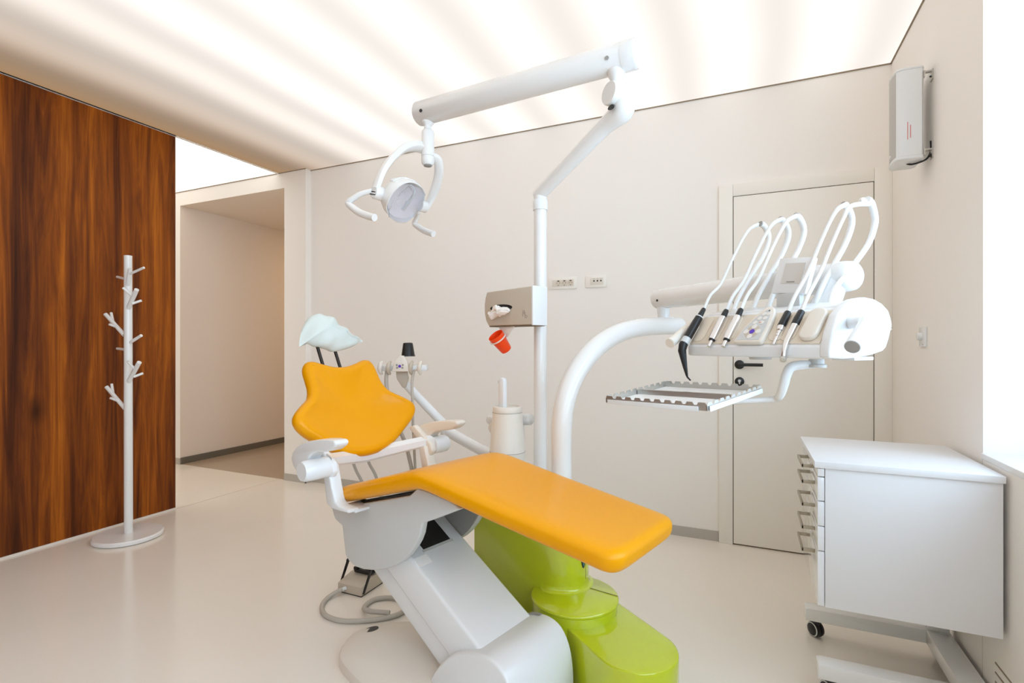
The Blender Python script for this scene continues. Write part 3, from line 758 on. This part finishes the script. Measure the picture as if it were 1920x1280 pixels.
# end block on the right
endp = [(.0, 1.174), (-.002, 1.186), (.0, 1.205), (.012, 1.240), (.036, 1.284), (.072, 1.312), (.114, 1.328), (.158, 1.334), (.200, 1.331), (.240, 1.320), (.270, 1.303), (.284, 1.280), (.290, 1.260), (.284, 1.2495), (.272, 1.222), (.258, 1.198), (.244, 1.190), (.19, 1.180), (.12, 1.173), (.067, 1.171)]
eb = part('end_block', prism(endp, 'x', .435, .462, .008, 3, 14), M_white, de, 50)
part('end_block_seam', prism([(.175, 1.2488), (.285, 1.2498), (.284, 1.2515), (.175, 1.2505)], 'x', .4615, .4628), M_greyp, eb)
part('end_block_foot', box(.40, .461, .11, .20, 1.166, 1.176, .003), M_white, eb)
gh = part('grip', tube([(.455, .090, 1.2646), (.490, .076, 1.2646), (.508, .066, 1.262), (.518, .045, 1.252), (.530, .0, 1.229), (.541, -.047, 1.2032)], [.0165, .0165, .0170, .0170, .0170, .0172], 22, 4), M_white, de, 60, label='white bent handle at the right end')
dv = (Vector((.541, -.047, 1.2032)) - Vector((.530, .0, 1.229))).normalized()
part('grip_end', lathe([(0, 0), (.0155, 0), (.0155, .0015), (0, .0015)], Vector((.541, -.047, 1.2032)), dv, 22), M_grey, gh)
gl = part('grip', tube([(.0, .098, 1.285), (-.030, .085, 1.285), (-.040, .070, 1.278), (-.034, .0, 1.240), (-.020, -.060, 1.212)], [.0150, .0150, .0158, .0160, .0162], 22, 4), M_warm, de, 60, label='cream bent handle at the left end')
dv = (Vector((-.020, -.060, 1.212)) - Vector((-.034, .0, 1.240))).normalized()
part('grip_end', lathe([(0, 0), (.0145, 0), (.0145, .0015), (0, .0015)], Vector((-.020, -.060, 1.212)), dv, 22), M_warm, gl)
# small monitor at the back
MS = Matrix.Translation(Vector((.246, .160, 1.360))) @ Matrix.Rotation(R(-14), 4, 'X') @ Matrix.Rotation(R(6), 4, 'Y')
mo = part('monitor', xf(box(-.056, .056, -.009, .009, 0, .112, .003), MS), M_white, de)
part('monitor_screen', xf(box(-.030, .034, -.0105, -.0085, .030, .094), MS), M_screen, mo)
part('screen_line', xf(box(-.012, .014, -.0112, -.010, .033, .037), MS), M_grey, mo)
part('monitor_hinge', box(.210, .285, .15, .172, 1.322, 1.363, .003), M_greyp, mo)
# five whip arms
for x in (.0125, .0892, .1449, .3002, .3411):
    big = x > .34
    dy, dz = (.05, .012) if big else (0, 0)
    pts = [(x, .200, 1.322), (x, .228, 1.370), (x, .285 + dy * .6, 1.440), (x, .350 + dy, 1.515), (x, .383 + dy, 1.572), (x, .386 + dy, 1.605), (x, .366 + dy, 1.632 + dz), (x, .345 + dy, 1.640 + dz)]
    wh = part('whip_arm', tube(pts, [.0075, .008, .008, .0085, .0095, .010, .0105, .0105], 14, 4), M_whitem, de, 60)
    if not big:
        part('whip_joint', lathe([(0, 0), (.0088, 0), (.0088, .003), (0, .003)], (x, .3445, 1.640), (0, -.84, .3), 14), M_grey, wh)
    else:
        part('whip_stop', lathe([(0, -.008), (.007, -.006), (.009, 0), (.007, .006), (0, .008)], (x, .368, 1.646), (1, -.4, 0), 16), mat('clear_knob', (.85, .83, .78), .2), wh)
        part('whip_pin', tube([(x, .39, 1.648), (x, .368, 1.646)], .004, 8), M_white, wh)
# tray arm below the head
trp = [(.318, .17, 1.150), (.300, .14, 1.149), (.285, .112, 1.143), (.278, .100, 1.120), (.272, .097, 1.092), (.255, .103, 1.058), (.228, .110, 1.044), (.17, .05, 1.036), (.105, -.02, 1.028), (.06, -.07, 1.024)]
ta = part('tray_arm', tube(trp, [.011, .013, .014, .014, .0135, .0125, .011, .010, .010, .010], 16, 4, flat=(1, .8)), M_white, de, 60)
part('tray_pivot', lathe([(0, 1.142), (.026, 1.142), (.026, 1.150), (.020, 1.153), (.020, 1.166), (0, 1.166)], (.322, .172, 0), (0, 0, 1), 24), M_greyp, ta)

# handpieces, each with its hose
def axis_obj(root, name, p, q, prof, m, seg=20, ang=35):
    p, q = Vector(p), Vector(q); a = (q - p).normalized()
    return part(name, lathe(prof, p, a, seg), m, root, ang)
def hose(root, x, top, ytop, dy=0.0, m=M_hose, r=.0055):
    pts = [Vector((x, *top)), Vector((x, top[0] + .030, top[1] + .046)), Vector((x, .150, 1.415)), Vector((x, .205, 1.500)), Vector((x, .258, 1.575)), Vector((x, .298, 1.618)), Vector((x, .343 + dy, 1.638 + ytop))]
    return part('hose', tube(pts, [r, r, r, r, r, r * 1.2, r * 1.5], 12, 5), m, root, 60)
def hp_thing(label, x):
    return thing('dental_handpiece', label, 'handpiece', HD, (x, .03, 1.21), 'handpieces on the delivery unit')
# 1 black scaler
x = .004
t = hp_thing('black angled handpiece with a long hooked tip, leftmost on the delivery unit', x)
top, mid = Vector((x, .070, 1.328)), Vector((x, -.026, 1.206))
L = (mid - top).length
axis_obj(t, 'grip', top, mid, [(0, 0), (.0055, 0), (.0075, .004), (.0095, .034), (.0095, .036), (0, .036)], M_black)
axis_obj(t, 'ring', top, mid, [(0, .036), (.0125, .036), (.0130, .0395), (0, .0395)], M_white)
axis_obj(t, 'body', top, mid, [(0, .0395), (.0125, .0395), (.0135, .06), (.0142, L - .028), (0, L - .028)], M_black)
axis_obj(t, 'marking', top, mid, [(0, L - .028), (.0145, L - .028), (.0145, L - .006), (0, L - .006)], M_greyp)
el = mid + Vector((-.001, -.004, -.018))
part('nozzle', tube([mid + Vector((0, .004, .006)), mid, el, el + Vector((.004, .010, -.055)), el + Vector((.006, .016, -.083))], [.0142, .0142, .0130, .0070, .0036], 16), M_black, t)
part('tip', tube([el + Vector((.006, .016, -.083)), el + Vector((.0065, .018, -.087)), el + Vector((.007, .030, -.097))], [.0034, .003, .0026], 8), M_black, t)
hose(t, x, (top.y, top.z), 0, r=.0048)
# 2, 3 silver motors
for x, lab in ((.094, 'silver micromotor with black collar, left one of the pair beside the keypad'), (.1485, 'silver micromotor with black collar, right one of the pair beside the keypad')):
    t = hp_thing(lab, x)
    top, bot = Vector((x, .070, 1.318)), Vector((x, -.010, 1.202))
    L = (bot - top).length
    axis_obj(t, 'collar', top, bot, [(0, 0), (.0065, 0), (.0085, .004), (.0095, .028), (0, .028)], M_black)
    axis_obj(t, 'motor', top, bot, [(0, .028), (.0105, .028), (.0115, .034), (.0118, .040), (.0118, L - .034), (.0110, L - .026), (0, L - .026)], M_chrome)
    axis_obj(t, 'ring', top, bot, [(.0, L - .026), (.0095, L - .026), (.0095, L - .022), (0, L - .022)], M_black)
    axis_obj(t, 'shaft', top, bot, [(0, L - .022), (.0058, L - .022), (.0058, L - .003), (.0062, L), (.004, L), (0, L - .002)], M_chrome)
    hose(t, x, (top.y, top.z), 0)
# 4 black connector with stepped steel end
x = .309
t = hp_thing('short black handpiece with stepped steel coupling, right of the keypad', x)
top, bot = Vector((x, .062, 1.300)), Vector((x, -.002, 1.209))
L = (bot - top).length
axis_obj(t, 'body', top, bot, [(0, 0), (.0075, 0), (.0095, .004), (.0112, .044), (.0112, .050), (0, .050)], M_black)
axis_obj(t, 'sleeve', top, bot, [(0, .050), (.0100, .050), (.0105, .058), (.0088, .064), (0, .064)], M_chrome)
axis_obj(t, 'coupling', top, bot, [(0, .064), (.0055, .064), (.0055, .074), (.0045, .074), (.0045, .077), (.0055, .077), (.0055, .083), (.0038, .083), (.0038, .090), (.0046, .090), (.0042, L - .008), (.0030, L), (0, L)], M_chrome, 16)
hose(t, x, (top.y, top.z), 0)
# 5 turbine handpiece with bent head
x = .347
t = hp_thing('silver bent turbine handpiece with black sleeve, rightmost on the delivery unit', x)
top, bot = Vector((x, .064, 1.300)), Vector((x, -.008, 1.205))
L = (bot - top).length
axis_obj(t, 'sleeve', top, bot, [(0, 0), (.0080, 0), (.0095, .003), (.0102, .020), (.0108, .022), (.0108, .048), (0, .048)], M_black)
dd = (bot - top).normalized()
q = [top + dd * .048, top + dd * .075, top + dd * .105, top + dd * .125 + Vector((0, .002, -.004)), top + dd * .137 + Vector((0, .004, -.014))]
part('shank', tube(q, [.0100, .0092, .0080, .0068, .0060], 16, 4), M_chrome, t, 60)
hd = q[-1]
part('turbine_head', bev(lathe([(0, -.006), (.0085, -.006), (.0085, .007), (0, .007)], hd + Vector((0, 0, -.006)), Vector((.35, -.7, -.55)), 16), .001), M_steel, t)
hose(t, x, (top.y, top.z), .0, .052)

# ================================================================== TRAY (frame TY)
tr = thing('instrument_tray', 'stainless steel instrument tray with notched rim on the white tray arm', 'tray', TY, (0, 0, 1.055))
tilt = Matrix.Translation(Vector((0, 0, 1.055))) @ Matrix.Rotation(R(5.2), 4, 'X') @ Matrix.Rotation(R(-1), 4, 'Y')
W_, S_ = .31, .31
part('tray_floor', xf(box(.004, W_ - .004, .004, S_ - .004, -.0135, -.012), tilt), mat('polished_tray_floor', (0.88, 0.88, 0.86), 0.25, metal=0.0), tr)
part('tray_divider', xf(prism([(.148, -.012), (.150, .002), (.160, .002), (.162, -.012)], 'x', .004, W_ - .004), tilt), M_steel, tr)
def rim(p0, p1, nteeth, inn):
    p0, p1 = Vector(p0), Vector(p1); d = (p1 - p0); L = d.length; d.normalize(); n_ = Vector(inn)
    def bar(a0, a1, b0, b1, z0, z1):
        V = []
        for z, (aa, ab) in ((z0, (a0, a1)), (z1, (b0, b1))):
            for a, k in ((aa, 0), (ab, 0), (ab, .0025), (aa, .0025)): 
                q = p0 + d * a + n_ * k; V.append((q.x, q.y, z))
        return V, [(3, 2, 1, 0), (4, 5, 6, 7), (0, 1, 5, 4), (1, 2, 6, 5), (2, 3, 7, 6), (3, 0, 4, 7)]
    gs = [bar(0, L, 0, L, -.014, -.001)]
    pitch = L / nteeth
    for i in range(nteeth):
        a = pitch * i + (.003 if i == 0 else .006); b_ = pitch * (i + 1) - (.003 if i == nteeth - 1 else .006)
        gs.append(bar(a - .002, b_ + .002, a + .002, b_ - .002, -.001, .006))
    return xf(merge(*gs), tilt)
for a, b_, nt_, inn in (((0, 0, 0), (W_, 0, 0), 10, (0, 1, 0)), ((W_, 0, 0), (W_, S_, 0), 10, (-1, 0, 0)), ((W_, S_, 0), (0, S_, 0), 10, (0, -1, 0)), ((0, S_, 0), (0, 0, 0), 10, (1, 0, 0))):
    part('notched_rim', rim(a, b_, nt_, inn), M_steel, tr)
part('carrier_strip', xf(box(.008, W_ - .022, -.004, -.001, -.016, -.004, .001), tilt), M_white, tr)
part('carrier_strip', xf(box(W_ + .001, W_ + .004, .008, S_ - .004, -.017, -.003, .001), tilt), M_white, tr)

# ================================================================== TISSUE DISPENSER on the pole (frame TI)
td_ = thing('tissue_dispenser', 'taupe tissue box with white end clamped to the light pole', 'tissue box', TI, (-.1, .05, 1.289))
prof = [(-.270, 1.291), (-.288, 1.315), (-.297, 1.350), (-.298, 1.385), (-.292, 1.420), (-.282, 1.444), (-.012, 1.452), (-.012, 1.291)]
bd = part('box_front', prism(prof, 'y', 0, .090, .004, 3), M_beige, td_)
part('slot', prism([(-.190 + .068 * math.cos(R(a)), 1.369 + .015 * math.sin(R(a))) for a in range(0, 360, 15)], 'y', -.0015, .001), M_black, bd)
part('end_cap', box(-.0125, .0, -.001, .092, 1.288, 1.454, .004, 3), M_white, td_)
part('box_floor', prism([(-.270, 1.2905), (-.012, 1.2905), (-.012, 1.286), (-.268, 1.286)], 'y', .004, .088), M_seam, td_)
# engraved mark: three upright strokes and a small ring
part('mark', merge(box(-.0600, -.0585, -.001, .001, 1.326, 1.352), box(-.0525, -.0510, -.001, .001, 1.334, 1.354), box(-.0600, -.0510, -.001, .001, 1.3405, 1.342), box(-.0475, -.0460, -.001, .001, 1.320, 1.345), lathe([(.0050, 0), (.0065, 0), (.0065, .0012), (.0050, .0012)], (-.0410, .0005, 1.3255), (0, -1, 0), 18)), M_ink, td_)
part('pole_clamp', box(-.10, -.035, .088, .098, 1.33, 1.42, .003), M_white, td_)
# ring and bracket for the cup
cup_c = Vector((-.194, -.030, 1.248)); cup_ax = Vector((.11, .66, -.74)).normalized()
part('cup_bracket', prism([(-.222, 1.287), (-.125, 1.287), (-.140, 1.270), (-.160, 1.246), (-.172, 1.238), (-.20, 1.262)], 'y', .012, .020, .002), M_warm, td_)
part('cup_ring', lathe([(.0355, .016), (.041, .016), (.041, .020), (.0355, .020), (.0355, .016)], cup_c, cup_ax, 36), M_warm, td_)
def crumple():
    random.seed(11); V, F = [], []; nu, nv = 22, 12
    for j in range(nv + 1):
        for i in range(nu):
            a = 2 * math.pi * i / nu; b = math.pi * j / nv
            x, y, z = math.sin(b) * math.cos(a), math.cos(b), math.sin(b) * math.sin(a)
            k = 1 + .22 * math.sin(5 * x + 3 * z) + .20 * math.sin(9 * z - 4 * x + 2 * y) + random.uniform(-.09, .09)
            droop = -.010 * max(0, -x) - .012 * max(0, math.sin(7 * x))
            V.append((-.192 + .066 * x * (1 + .1 * math.sin(9 * z)), -.012 + .020 * y * k, 1.357 + .021 * z * k + droop))
    for j in range(nv):
        for i in range(nu):
            F.append((j * nu + i, j * nu + (i + 1) % nu, (j + 1) * nu + (i + 1) % nu, (j + 1) * nu + i))
    return V, F
single('tissue_sheet', crumple(), M_tissue, 'crumpled white tissue pulled out of the taupe dispenser', 'tissue', TI, (-.2, -.005, 1.34), ang=25)
cupo = thing('plastic_cup', 'orange red plastic cup tilted in the ring below the tissue box', 'cup', TI, tuple(cup_c + cup_ax * .09))
part('cup_wall', lathe([(0, .088), (.024, .088), (.0255, .084), (.0335, .020), (.0350, .014), (.0350, .002), (.0362, .0), (.0340, -.001), (.0330, .004), (.0315, .02), (.0235, .083), (0, .084)], cup_c, cup_ax, 36), M_cup, cupo, 40)

# ================================================================== ASSISTANT CONSOLE behind the backrest (frame CH)
ac = thing('assistant_console', 'white assistant instrument holder on a bent arm behind the backrest', 'instrument holder', CH, (-.63, .39, 1.08))
ux = Vector((.775, .632, 0)); uy = Vector((-.632, .775, 0)); ao = Vector((-.650, .384, -.006))
def AC(a, b, z): return ao + ux * a + uy * b + Vector((0, 0, z))
AM = Matrix(((ux.x, uy.x, 0, ao.x), (ux.y, uy.y, 0, ao.y), (0, 0, 1, 0), (0, 0, 0, 1)))
part('holder_bar', xf(prism([(-.118, -.022), (-.10, -.035), (-.02, -.04), (.03, -.04), (.10, -.032), (.128, -.018), (.13, .02), (-.118, .02)], 'z', 1.070, 1.100, .006, 3), AM), M_white, ac)
kb = part('keypad', xf(prism([(-.045, 1.068), (.045, 1.068), (.034, 1.12), (.016, 1.150), (-.008, 1.150), (-.030, 1.118)], 'y', -.05, -.03, .004, 2), AM @ Matrix.Translation(Vector((0, -.01, 0)))), M_warm, ac)
def akey(a, z, r, m, nm='key'):
    part(nm, xf(lathe([(0, 0), (r, 0), (r, .0015), (0, .0015)], (a, -.0602, z), (0, -1, 0), 12), AM), m, kb)
akey(-.004, 1.096, .0075, M_purple)
for a, z in ((-.019, 1.102), (.012, 1.102), (-.017, 1.088), (.010, 1.088)): akey(a, z, .0055, M_grey)
for a, z in ((-.006, 1.118), (.008, 1.118), (-.004, 1.130), (.008, 1.130), (.0, 1.141)): akey(a, z, .0045, M_key)
for a in (-.105, -.062, .052, .098):
    big = abs(a) < .07
    part('hook', xf(merge(tube([(a, -.03, 1.055), (a - .004, -.052, 1.075), (a, -.052, 1.105), (a + .004, -.03, 1.118)], [.008, .011, .011, .006], 10, 3)), AM), M_beige if big else M_warm, ac)
part('arm_head', xf(prism([(-.035, 1.07), (.02, 1.07), (.028, 1.03), (.020, .985), (.0, .98), (-.032, 1.03)], 'y', -.012, .025, .006, 2), AM), M_beige, ac)
part('upper_link', tube([(-.665, .391, 1.02), (-.620, .424, .960), (-.46, .525, .770)], [.020, .022, .024], 20), M_white, ac)
part('lower_link', tube([(-.475, .515, .768), (-.445, .52, .752), (-.25, .53, .692), (-.05, .50, .66)], [.026, .027, .027, .026], 20), M_white, ac)
part('elbow', lathe([(0, -.035), (.03, -.03), (.032, 0), (.028, .028), (0, .03)], (-.465, .520, .768), (0, 0, 1), 24), M_white, ac)
for k, pts in enumerate([
        [(-.705, .324, 1.069), (-.685, .304, 1.01), (-.655, .30, .92), (-.61, .31, .81), (-.565, .33, .71), (-.54, .345, .60), (-.52, .36, .48)],
        [(-.582, .404, 1.079), (-.565, .374, 1.02), (-.548, .362, .94), (-.540, .358, .83), (-.53, .357, .71), (-.522, .357, .60), (-.52, .36, .48)],
        [(-.66, .09, .80), (-.648, .070, .74), (-.646, .062, .69), (-.632, .073, .645), (-.613, .088, .59), (-.57, .12, .52), (-.45, .22, .44)],
        [(-.60, .13, .80), (-.583, .118, .74), (-.581, .114, .69), (-.573, .120, .645), (-.554, .136, .60), (-.52, .16, .52), (-.43, .23, .44)]]):
    part('suction_hose', tube(pts, (.010 if k == 0 else .007), 12, 5), M_greyhose, ac, 60)
bc = Vector((-.625, .398, 1.1445))
single('paper_cup', lathe([(0, .0715), (.0215, .0715), (.0235, .070), (.0255, .066), (.0345, .006), (.0365, .004), (.0365, .0), (.0335, .0), (.0325, .006), (.0235, .064), (0, .066)], bc, (-.03, 0, 1), 32), M_black, 'black cup upside down on the assistant console', 'cup', CH, tuple(bc), ang=35)

# ================================================================== FOOT PEDAL (world)
PD = Frame(-1.6725, 1.948, 0.5)
pdl = thing('foot_pedal', 'grey foot control with black stirrup and coiled cable on the floor', 'foot pedal', PD, (-.07, .08, 0))
bx = part('housing', prism([(0, .004), (0, .046), (.10, .066), (.165, .058), (.165, .004)], 'x', -.146, .0, .004, 2), M_beige, pdl)
part('rubber_sole', box(-.144, -.002, .002, .163, 0, .005), M_rubber, pdl)
for a in (-.1505, .0):
    part('stirrup_side', prism([(.006, .012), (.018, .010), (.085, .118), (.078, .130), (.066, .124)], 'x', a, a + .0045 if a < -.1 else a + .0055, .001), M_black, pdl)
part('stirrup_bar', tube([(-.150, .074, .122), (-.140, .076, .130), (-.08, .076, .122), (-.01, .076, .125), (.004, .074, .120)], .0075, 10, 3), M_black, pdl)
part('treadle', merge(box(-.120, -.012, .085, .125, .066, .086, .006), box(-.060, .0, .10, .14, .078, .096, .004), box(-.118, -.095, .08, .11, .08, .096, .003)), M_black, pdl)
part('cable_gland', tube([(-.098, .004, .026), (-.100, -.020, .028)], [.010, .009], 14), M_white, pdl)
part('wire', tube([(-.103, -.018, .028), (-.112, -.030, .024)], .0028, 8), M_blue, pdl)
part('wire', tube([(-.098, -.018, .026), (-.106, -.030, .020)], .0028, 8), M_yellow, pdl)
cabp = [(-.102, -.018, .028), (-.118, -.038, .020), (-.128, -.085, .011), (-.100, -.150, .010), (-.03, -.205, .010), (.06, -.215, .010), (.14, -.185, .010), (.22, -.13, .011), (.27, -.06, .012), (.24, .03, .012), (.15, .04, .012), (.085, -.005, .012), (.085, -.075, .012), (.14, -.125, .026), (.24, -.10, .026)]
part('cable', tube(cabp, .0105, 14, 5), M_greyhose, pdl, 60)

# ================================================================== DRAWER CABINET (world)
cb_ = thing('drawer_cabinet', 'white rolling drawer cabinet under the window with nickel handles', 'cabinet', WORLD, (.45, 2.26, 0))
X0, X1, Y0, Y1 = .2405, .700, 2.014, 2.515
part('carcass', box(X0, X1, Y0, Y1, .326, .792, .0015), M_cab, cb_)
part('worktop', box(.209, .704, 2.006, 2.523, .793, .815, .0015), M_cab, cb_)
dz = [(.763, .791), (.681, .761), (.597, .679), (.513, .595), (.328, .511)]
hz = [.780, .724, .644, .563, .484]
for i, ((z0, z1), h) in enumerate(zip(dz, hz)):
    d = part('drawer_front', box(.2190, .2385, Y0 + .001, Y1 - .001, z0 + .0008, z1 - .0008, .001), M_front, cb_)
    part('handle', merge(box(.178, .184, 2.09, 2.262, h - .006, h + .006, .001), box(.178, .219, 2.09, 2.096, h - .006, h + .006, .0008), box(.178, .219, 2.256, 2.262, h - .006, h + .006, .0008)), M_handle, d)
for y0 in (2.030, 2.440):
    ru = part('floor_runner', prism([(.222, .072), (.222, .118), (.232, .122), (.70, .122), (.70, .072)], 'y', y0, y0 + .062, .002), M_whitem, cb_)
    for xx in (.262, .682):
        wc = Vector((xx, y0 + .031, .031))
        cw = part('caster', merge(lathe([(0, -.020), (.022, -.020), (.029, -.015), (.031, -.008), (.031, -.003), (.026, -.001), (.026, .001), (.031, .003), (.031, .008), (.029, .015), (.022, .020), (0, .020)], wc, (.8, .6, 0), 24), box(xx - .012, xx + .012, y0 + .012, y0 + .050, .050, .073, .004)), M_black, cb_)
        part('caster_rim', lathe([(.024, -.0205), (.028, -.0195), (.028, -.0185), (.024, -.0195)], wc, (.8, .6, 0), 24), M_greyp, cw)
part('cross_beam', box(.622, .70, 2.092, 2.440, .072, .1215, .002), M_whitem, cb_)
part('support_post', box(.630, .695, 2.445, 2.500, .1225, .3255, .002), M_whitem, cb_)

# ================================================================== UV LAMP on the right wall
uv = thing('wall_lamp', 'white upright germicidal lamp with grey front bracketed to the wall', 'lamp', WORLD, (XR, 2.78, 2.0))
sec = [(.588, 2.715), (.583, 2.75), (.583, 2.80), (.592, 2.845), (.61, 2.865), (.675, 2.865), (.685, 2.845), (.685, 2.72), (.675, 2.703), (.62, 2.700), (.600, 2.704)]
part('lamp_body', prism(sec, 'z', 2.012, 2.378, .0), M_white, uv, 30)
part('front_screen', prism([(.5865, 2.716), (.5815, 2.75), (.5815, 2.80), (.590, 2.843), (.592, 2.842), (.584, 2.80), (.584, 2.75), (.589, 2.716)], 'z', 2.016, 2.374), M_uvgrey, uv)
for z0, z1 in ((2.378, 2.388), (1.998, 2.012)):
    part('end_cap', prism([(a + (-.002 if a < .63 else .002), b_ + (-.002 if b_ < 2.78 else .002)) for a, b_ in sec], 'z', z0, z1, .003), M_white, uv)
for z0 in (2.352, 2.020):
    bk = part('bracket', merge(box(.685, XR, 2.722, 2.742, z0 + .012, z0 + .018), box(XR - .005, XR, 2.716, 2.750, z0 - .024, z0 + .020), box(.685, .690, 2.716, 2.75, z0 - .01, z0 + .018)), M_steel, uv)
    part('bolt', tube([(XR - .010, 2.730, z0 - .008), (XR - .004, 2.730, z0 - .008)], .004, 8), M_black, bk)
for k in (0, 1):
    part('warning_print', box(.624 + .010 * k, .6265 + .010 * k, 2.6995, 2.7004, 2.080 + .006 * k, 2.155 - .014 * k), M_red, uv)
part('power_cable', tube([(.64, 2.78, 2.0), (.66, 2.77, 1.992), (.70, 2.75, 2.0), (.716, 2.745, 2.03), (.716, 2.745, 2.075)], .004, 8, 4), M_black, uv)
part('lens_dot', lathe([(0, 0), (.007, 0), (.007, .002), (0, .002)], (.5815, 2.78, 2.035), (-1, 0, 0), 14), M_white, uv)

# ================================================================== SWITCH AND SOCKETS
dm = thing('dimmer_switch', 'white dimmer plate with round knob on the right wall', 'switch', WORLD, (XR, 2.84, 1.24))
part('plate', box(XR - .009, XR, 2.800, 2.884, 1.198, 1.284, .0015), M_white, dm)
part('knob', lathe([(0, 0), (.017, 0), (.0165, .012), (.014, .016), (0, .017)], (XR - .009, 2.848, 1.243), (-1, 0, 0), 24), M_white, dm)
part('indicator', box(XR - .0098, XR - .0085, 2.826, 2.834, 1.206, 1.209), M_black, dm)

s1 = thing('wall_socket', 'triple power socket plate next to the light pole', 'socket', WORLD, (-1.16, YB, 1.63), 'socket plates on the back wall')
part('plate', box(-1.262, -1.058, YB - .009, YB, 1.590, 1.670, .003), M_door, s1)
part('inner_frame', box(-1.235, -1.078, YB - .0105, YB - .008, 1.607, 1.654, .001), M_warm, s1)
for x in (-1.1895, -1.1455, -1.1010):
    so = part('socket_well', lathe([(.0205, -.001), (.0205, .0022), (.0180, .0026), (.0172, .0006), (0, .0004)], (x, YB - .0105, 1.631), (0, -1, 0), 28), M_panel, s1)
    part('pin_hole', merge(lathe([(0, 0), (.0025, 0), (.0025, .001), (0, .001)], (x - .0085, YB - .0108, 1.631), (0, -1, 0), 8), lathe([(0, 0), (.0025, 0), (.0025, .001), (0, .001)], (x + .0085, YB - .0108, 1.631), (0, -1, 0), 8)), M_black, so)
    part('earth_clip', merge(box(x - .005, x + .007, YB - .0135, YB - .0105, 1.642, 1.6475), box(x - .003, x + .003, YB - .0135, YB - .0105, 1.6145, 1.618)), M_black, so)
s2 = thing('wall_socket', 'small plate with three black jacks, further from the light pole', 'socket', WORLD, (-.92, YB, 1.63), 'socket plates on the back wall')
part('plate', box(-.996, -.850, YB - .009, YB, 1.590, 1.670, .003), M_door, s2)
part('inner_frame', box(-.962, -.872, YB - .0105, YB - .008, 1.607, 1.654, .001), M_warm, s2)
for x in (-.9355, -.9115, -.8880):
    part('jack', lathe([(0, 0), (.0055, 0), (.0055, .0012), (0, .0012)], (x, YB - .0105, 1.634), (0, -1, 0), 14), M_black, s2)
    part('jack_mark', box(x - .005, x + .005, YB - .0111, YB - .0104, 1.6475, 1.6495), M_grey, s2)
